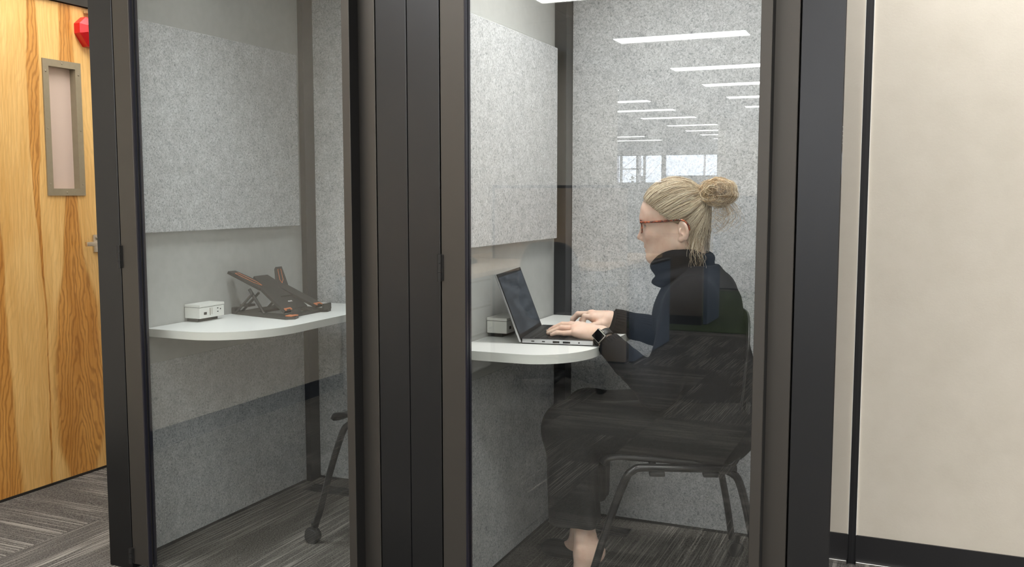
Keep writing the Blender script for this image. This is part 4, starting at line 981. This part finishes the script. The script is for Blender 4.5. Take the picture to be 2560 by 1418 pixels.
# wrist watch on the near wrist
wa, wb = Vector((-.79, 2.593, .755)), Vector(WR_L); wd = (wb - wa).normalized(); wc = wa.lerp(wb, .80)
wu0 = Vector((-.30, -.85, .42)); wu = (wu0 - wd * wu0.dot(wd)).normalized(); wv_ = wd.cross(wu)
wt = thing('smartwatch', 'square black smartwatch with silver case on her left wrist', 'watch', tuple(wc))
q = BM(); R_ = []
for i in range(5):
    o_ = (i / 4 - .5) * .022; R_.append([wc + wd * o_ + (wu * math.cos(a_) * .0285 + wv_ * math.sin(a_) * .0285) for a_ in [2 * math.pi * k / 32 for k in range(32)]])
loft(q, R_); o = obj('band', q, 'watch_band', wt, True); md = o.modifiers.new('thick', 'SOLIDIFY'); md.thickness = .0022; md.offset = 1
q = BM(); obox(q, wc + wu * .0315, wd, wv_, wu, .0180, .0158, .0045, .0035); autos(obj('case', q, 'watch_case', wt), 50)
q = BM(); obox(q, wc + wu * .0364, wd, wv_, wu, .0158, .0136, .0012, .001); obj('watch_face', q, 'watch_face', wt)
q = BM(); obox(q, wc + wu * .033 + wd * .0 + wv_ * .018, wd, wv_, wu, .004, .0015, .0022, .0005); obj('crown', q, 'watch_case', wt)

# ------------------------------------------------------------------ the office behind the camera, seen mirrored in the glass
# workstation at the left wall: L-shaped wood desk
od = thing('office_desk', 'light wood corner desk mirrored at left of the right booth glass', 'desk', (-2.85, -1.2, 0))
q = BM(); box(q, LW + .015, -2.44, -1.94, -.42, .70, .73, .003, 1); box(q, -2.44, -1.885, -1.94, -1.45, .70, .73, .003, 1); obj('desk_top', q, 'desk_wood', od)
q = BM(); box(q, LW + .02, -2.50, -.46, -.43, 0, .70); obj('end_panel', q, 'cabinet_white', od)
q = BM(); cyl(q, (-1.95, -1.55, 0), (-1.95, -1.55, .70), .025); obj('leg', q, 'partition_frame', od, True)
pe = thing('drawer_pedestal', 'pale three-drawer pedestal under the mirrored wood desk', 'drawer unit', (-2.9, -1.14, 0))
q = BM(); box(q, -3.15, -2.662, -1.325, -.96, .03, .66, .003, 1); obj('body', q, 'cabinet_white', pe)
for (z0, z1) in ((.045, .295), (.305, .475), (.485, .650)):
    q = BM(); box(q, -2.662, -2.642, -1.318, -.967, z0, z1, .004, 1); dr = obj('drawer', q, 'cabinet_white', pe)
    q = BM(); box(q, -2.642, -2.630, -1.30, -.985, z1 - .020, z1 - .008, .003, 1); obj('drawer_pull', q, 'silver', dr)
for (x, y) in ((-3.1, -1.28), (-3.1, -1.0), (-2.72, -1.28), (-2.72, -1.0)):
    q = BM(); cyl(q, (x, y - .012, .016), (x, y + .012, .016), .0155, 12); obj('caster', q, 'rubber', pe, True)
ph = thing('desk_phone', 'dark desk phone with handset on the mirrored wood desk', 'telephone', (-2.88, -1.32, .73))
q = BM(); prism(q, [(-2.80, -1.44, .73), (-2.98, -1.44, .73), (-2.98, -1.44, .84), (-2.80, -1.44, .752)], (0, .21, 0)); obj('phone_base', q, 'phone_black', ph)
q = BM(); tube(q, spline([(-2.80, -1.215, .765), (-2.84, -1.21, .805), (-2.90, -1.21, .845), (-2.97, -1.215, .868)], 5), [.020] * 4 + [.013] * 8 + [.020] * 4, 10); obj('handset', q, 'phone_black', ph, True)
for i in range(4):
    for k in range(3):
        q = BM(); cx_ = -2.825 - i * .022; cz_ = .752 + (-2.80 - cx_) * .489 + .002; box(q, cx_ - .008, cx_ + .008, -1.40 + k * .028, -1.38 + k * .028, cz_ - .004, cz_ + .006, .001, 1); obj('phone_key', q, 'cabinet_white', ph)
def panel(name, label, x0, x1, y0, y1, z1, m, cap=True, base=None, seam=None):
    r = thing(name, label, 'partition', ((x0 + x1) / 2, (y0 + y1) / 2, 0))
    q = BM(); zb = .09 if base else .012
    thin_x = (x1 - x0) < (y1 - y0)
    if seam is None: box(q, x0, x1, y0, y1, zb, z1 - .02, .003, 1); obj('fabric_panel', q, m, r)
    else:
        q.free()
        for (a, c) in ((y0, seam - .006), (seam + .006, y1)): q = BM(); box(q, x0, x1, a, c, zb, z1 - .02, .003, 1); obj('fabric_panel', q, m, r)
        q = BM(); box(q, x0 + .004, x1 - .004, seam - .006, seam + .006, zb, z1 - .02); obj('panel_joint', q, 'partition_frame', r)
    q = BM(); box(q, x0 - .004, x1 + .004, y0 - .004, y1 + .004, z1 - .02, z1, .004, 1); obj('top_cap', q, 'partition_frame', r)
    q = BM(); box(q, x0 + .003, x1 - .003, y0 + .003, y1 - .003, 0, zb); obj('plinth', q, 'partition_frame', r)
    return r
panel('cubicle_partition', 'tan cubicle partition behind the mirrored wood desk', -2.90, -1.885, -2.0, -1.955, 1.272, 'partition_tan')
q = BM(); box(q, -2.915, -2.90, -2.005, -1.95, 0, 1.275); tag(obj('partition_post', q, 'partition_frame'), 'slim dark end post of the tan cubicle partition', 'post')
panel('cubicle_partition', 'low blue fabric partition mirrored over the woman\'s sleeve', -1.872, -1.832, -3.06, -2.01, .695, 'partition_blue', seam=-2.62)
panel('cubicle_partition', 'brown cubicle partition with dark base, mirrored on the woman\'s back', -2.6, -1.795, -4.16, -4.12, .835, 'partition_brown', base=True)
panel('cubicle_partition', 'narrow blue fabric partition beside the brown one, mirrored on her shoulder', -1.79, -1.752, -4.75, -4.17, .835, 'partition_blue')
panel('cubicle_partition', 'pale partition far back in the mirrored office, right of the bun', -2.45, -1.5, -7.70, -7.66, 1.19, 'white_board')
o2 = thing('office_desk', 'wood desk behind the low blue partition, mirrored at the collar', 'desk', (-2.5, -2.5, 0))
q = BM(); box(q, LW + .015, -1.885, -3.0, -2.03, .70, .73, .003, 1); obj('desk_top', q, 'desk_wood', o2)
for (x, y) in ((-3.2, -2.95), (-3.2, -2.08), (-1.93, -2.95), (-1.93, -2.08)):
    q = BM(); box(q, x - .02, x + .02, y - .02, y + .02, 0, .70); obj('leg', q, 'silver', o2)
q = BM(); box(q, -2.6, -.9, -7.4, -3.76, .0002, .006, .001, 1); tag(obj('green_carpet', q, 'green_carpet'), 'dark green carpet strip mirrored below the woman\'s shoulder', 'carpet')
# task chair at the corner desk
tc_ = thing('task_chair', 'black office task chair mirrored beside the booth corner post', 'chair', (-2.0, -.95, 0))
q = BM(); R_ = []
for i in range(9):
    s_ = i / 8; z_ = .50 + s_ * .43; hw_ = .20 * (1 - .25 * abs(2 * s_ - .8) ** 3); R_.append([(-2.0 + hw_ * math.cos(a_), -.80 + .03 * s_ + .028 * math.sin(a_) + .03 * math.cos(a_) ** 2, z_) for a_ in [2 * math.pi * k / 24 for k in range(24)]])
loft(q, R_, cap=True); obj('backrest', q, 'chair_black', tc_, True, 1)
q = BM(); t_ = BM(); bmesh.ops.create_uvsphere(t_, u_segments=24, v_segments=12, radius=1, matrix=Matrix.Translation((-2.0, -1.03, .46)) @ Matrix.Diagonal((.245, .24, .05, 1))); join(q, t_); obj('seat', q, 'chair_black', tc_, True)
q = BM(); cyl(q, (-2.0, -1.0, .08), (-2.0, -1.0, .45), .03); box(q, -2.03, -1.97, -.95, -.76, .42, .46); box(q, -2.03, -1.97, -.78, -.74, .42, .62); obj('column', q, 'dark_plastic', tc_, True)
for k in range(5):
    a_ = 2 * math.pi * k / 5 + .3; ex, ey = -2.0 + .29 * math.cos(a_), -1.0 + .29 * math.sin(a_); q = BM(); tube(q, [(-2.0, -1.0, .10), (ex, ey, .065)], [.028, .018], 8); lg = obj('base_arm', q, 'dark_plastic', tc_, True)
    q = BM(); t2 = Vector((math.sin(a_), -math.cos(a_), 0)) * .02; cyl(q, Vector((ex, ey, .030)) - t2, Vector((ex, ey, .030)) + t2, .0295, 14); obj('caster', q, 'rubber', lg, True)
for s_ in (-1, 1):
    q = BM(); tube(q, spline([(-2.0 + s_ * .20, -1.0, .45), (-2.0 + s_ * .28, -1.0, .52), (-2.0 + s_ * .28, -1.0, .64)], 4), .014, 8); box(q, -2.0 + s_ * .28 - .035, -2.0 + s_ * .28 + .035, -1.13, -.88, .64, .67, .01, 2); obj('armrest', q, 'dark_plastic', tc_, True)
# two small plants on the far window sill
for k, x in enumerate((-8.42, -8.12)):
    r = thing('potted_plant', ('left' if k == 0 else 'right') + ' small potted plant on the far window sill, mirrored above her head', 'plant', (x, -24.9, 1.585))
    q = BM(); box(q, x - .06, x + .06, WY - .01, WY + .13, 1.575, 1.585); obj('shelf', q, 'cabinet_white', r)
    q = BM(); tube(q, [(x, -24.93, 1.585), (x, -24.93, 1.66)], [.035, .05], 10); obj('pot', q, 'pot', r, True)
    q = BM(); rr_ = random.Random(k)
    for i in range(22):
        a_, e_ = rr_.uniform(0, 6.28), rr_.uniform(.1, 1.4); d_ = Vector((math.cos(a_) * math.cos(e_), math.sin(a_) * math.cos(e_), math.sin(e_))); c_ = Vector((x, -24.93, 1.68)) + d_ * rr_.uniform(.05, .11); obox(q, c_, d_, d_.orthogonal().normalized(), d_.cross(d_.orthogonal()).normalized(), .035, .016, .002)
    tag(obj('foliage', q, 'leaf', r), kind='stuff')
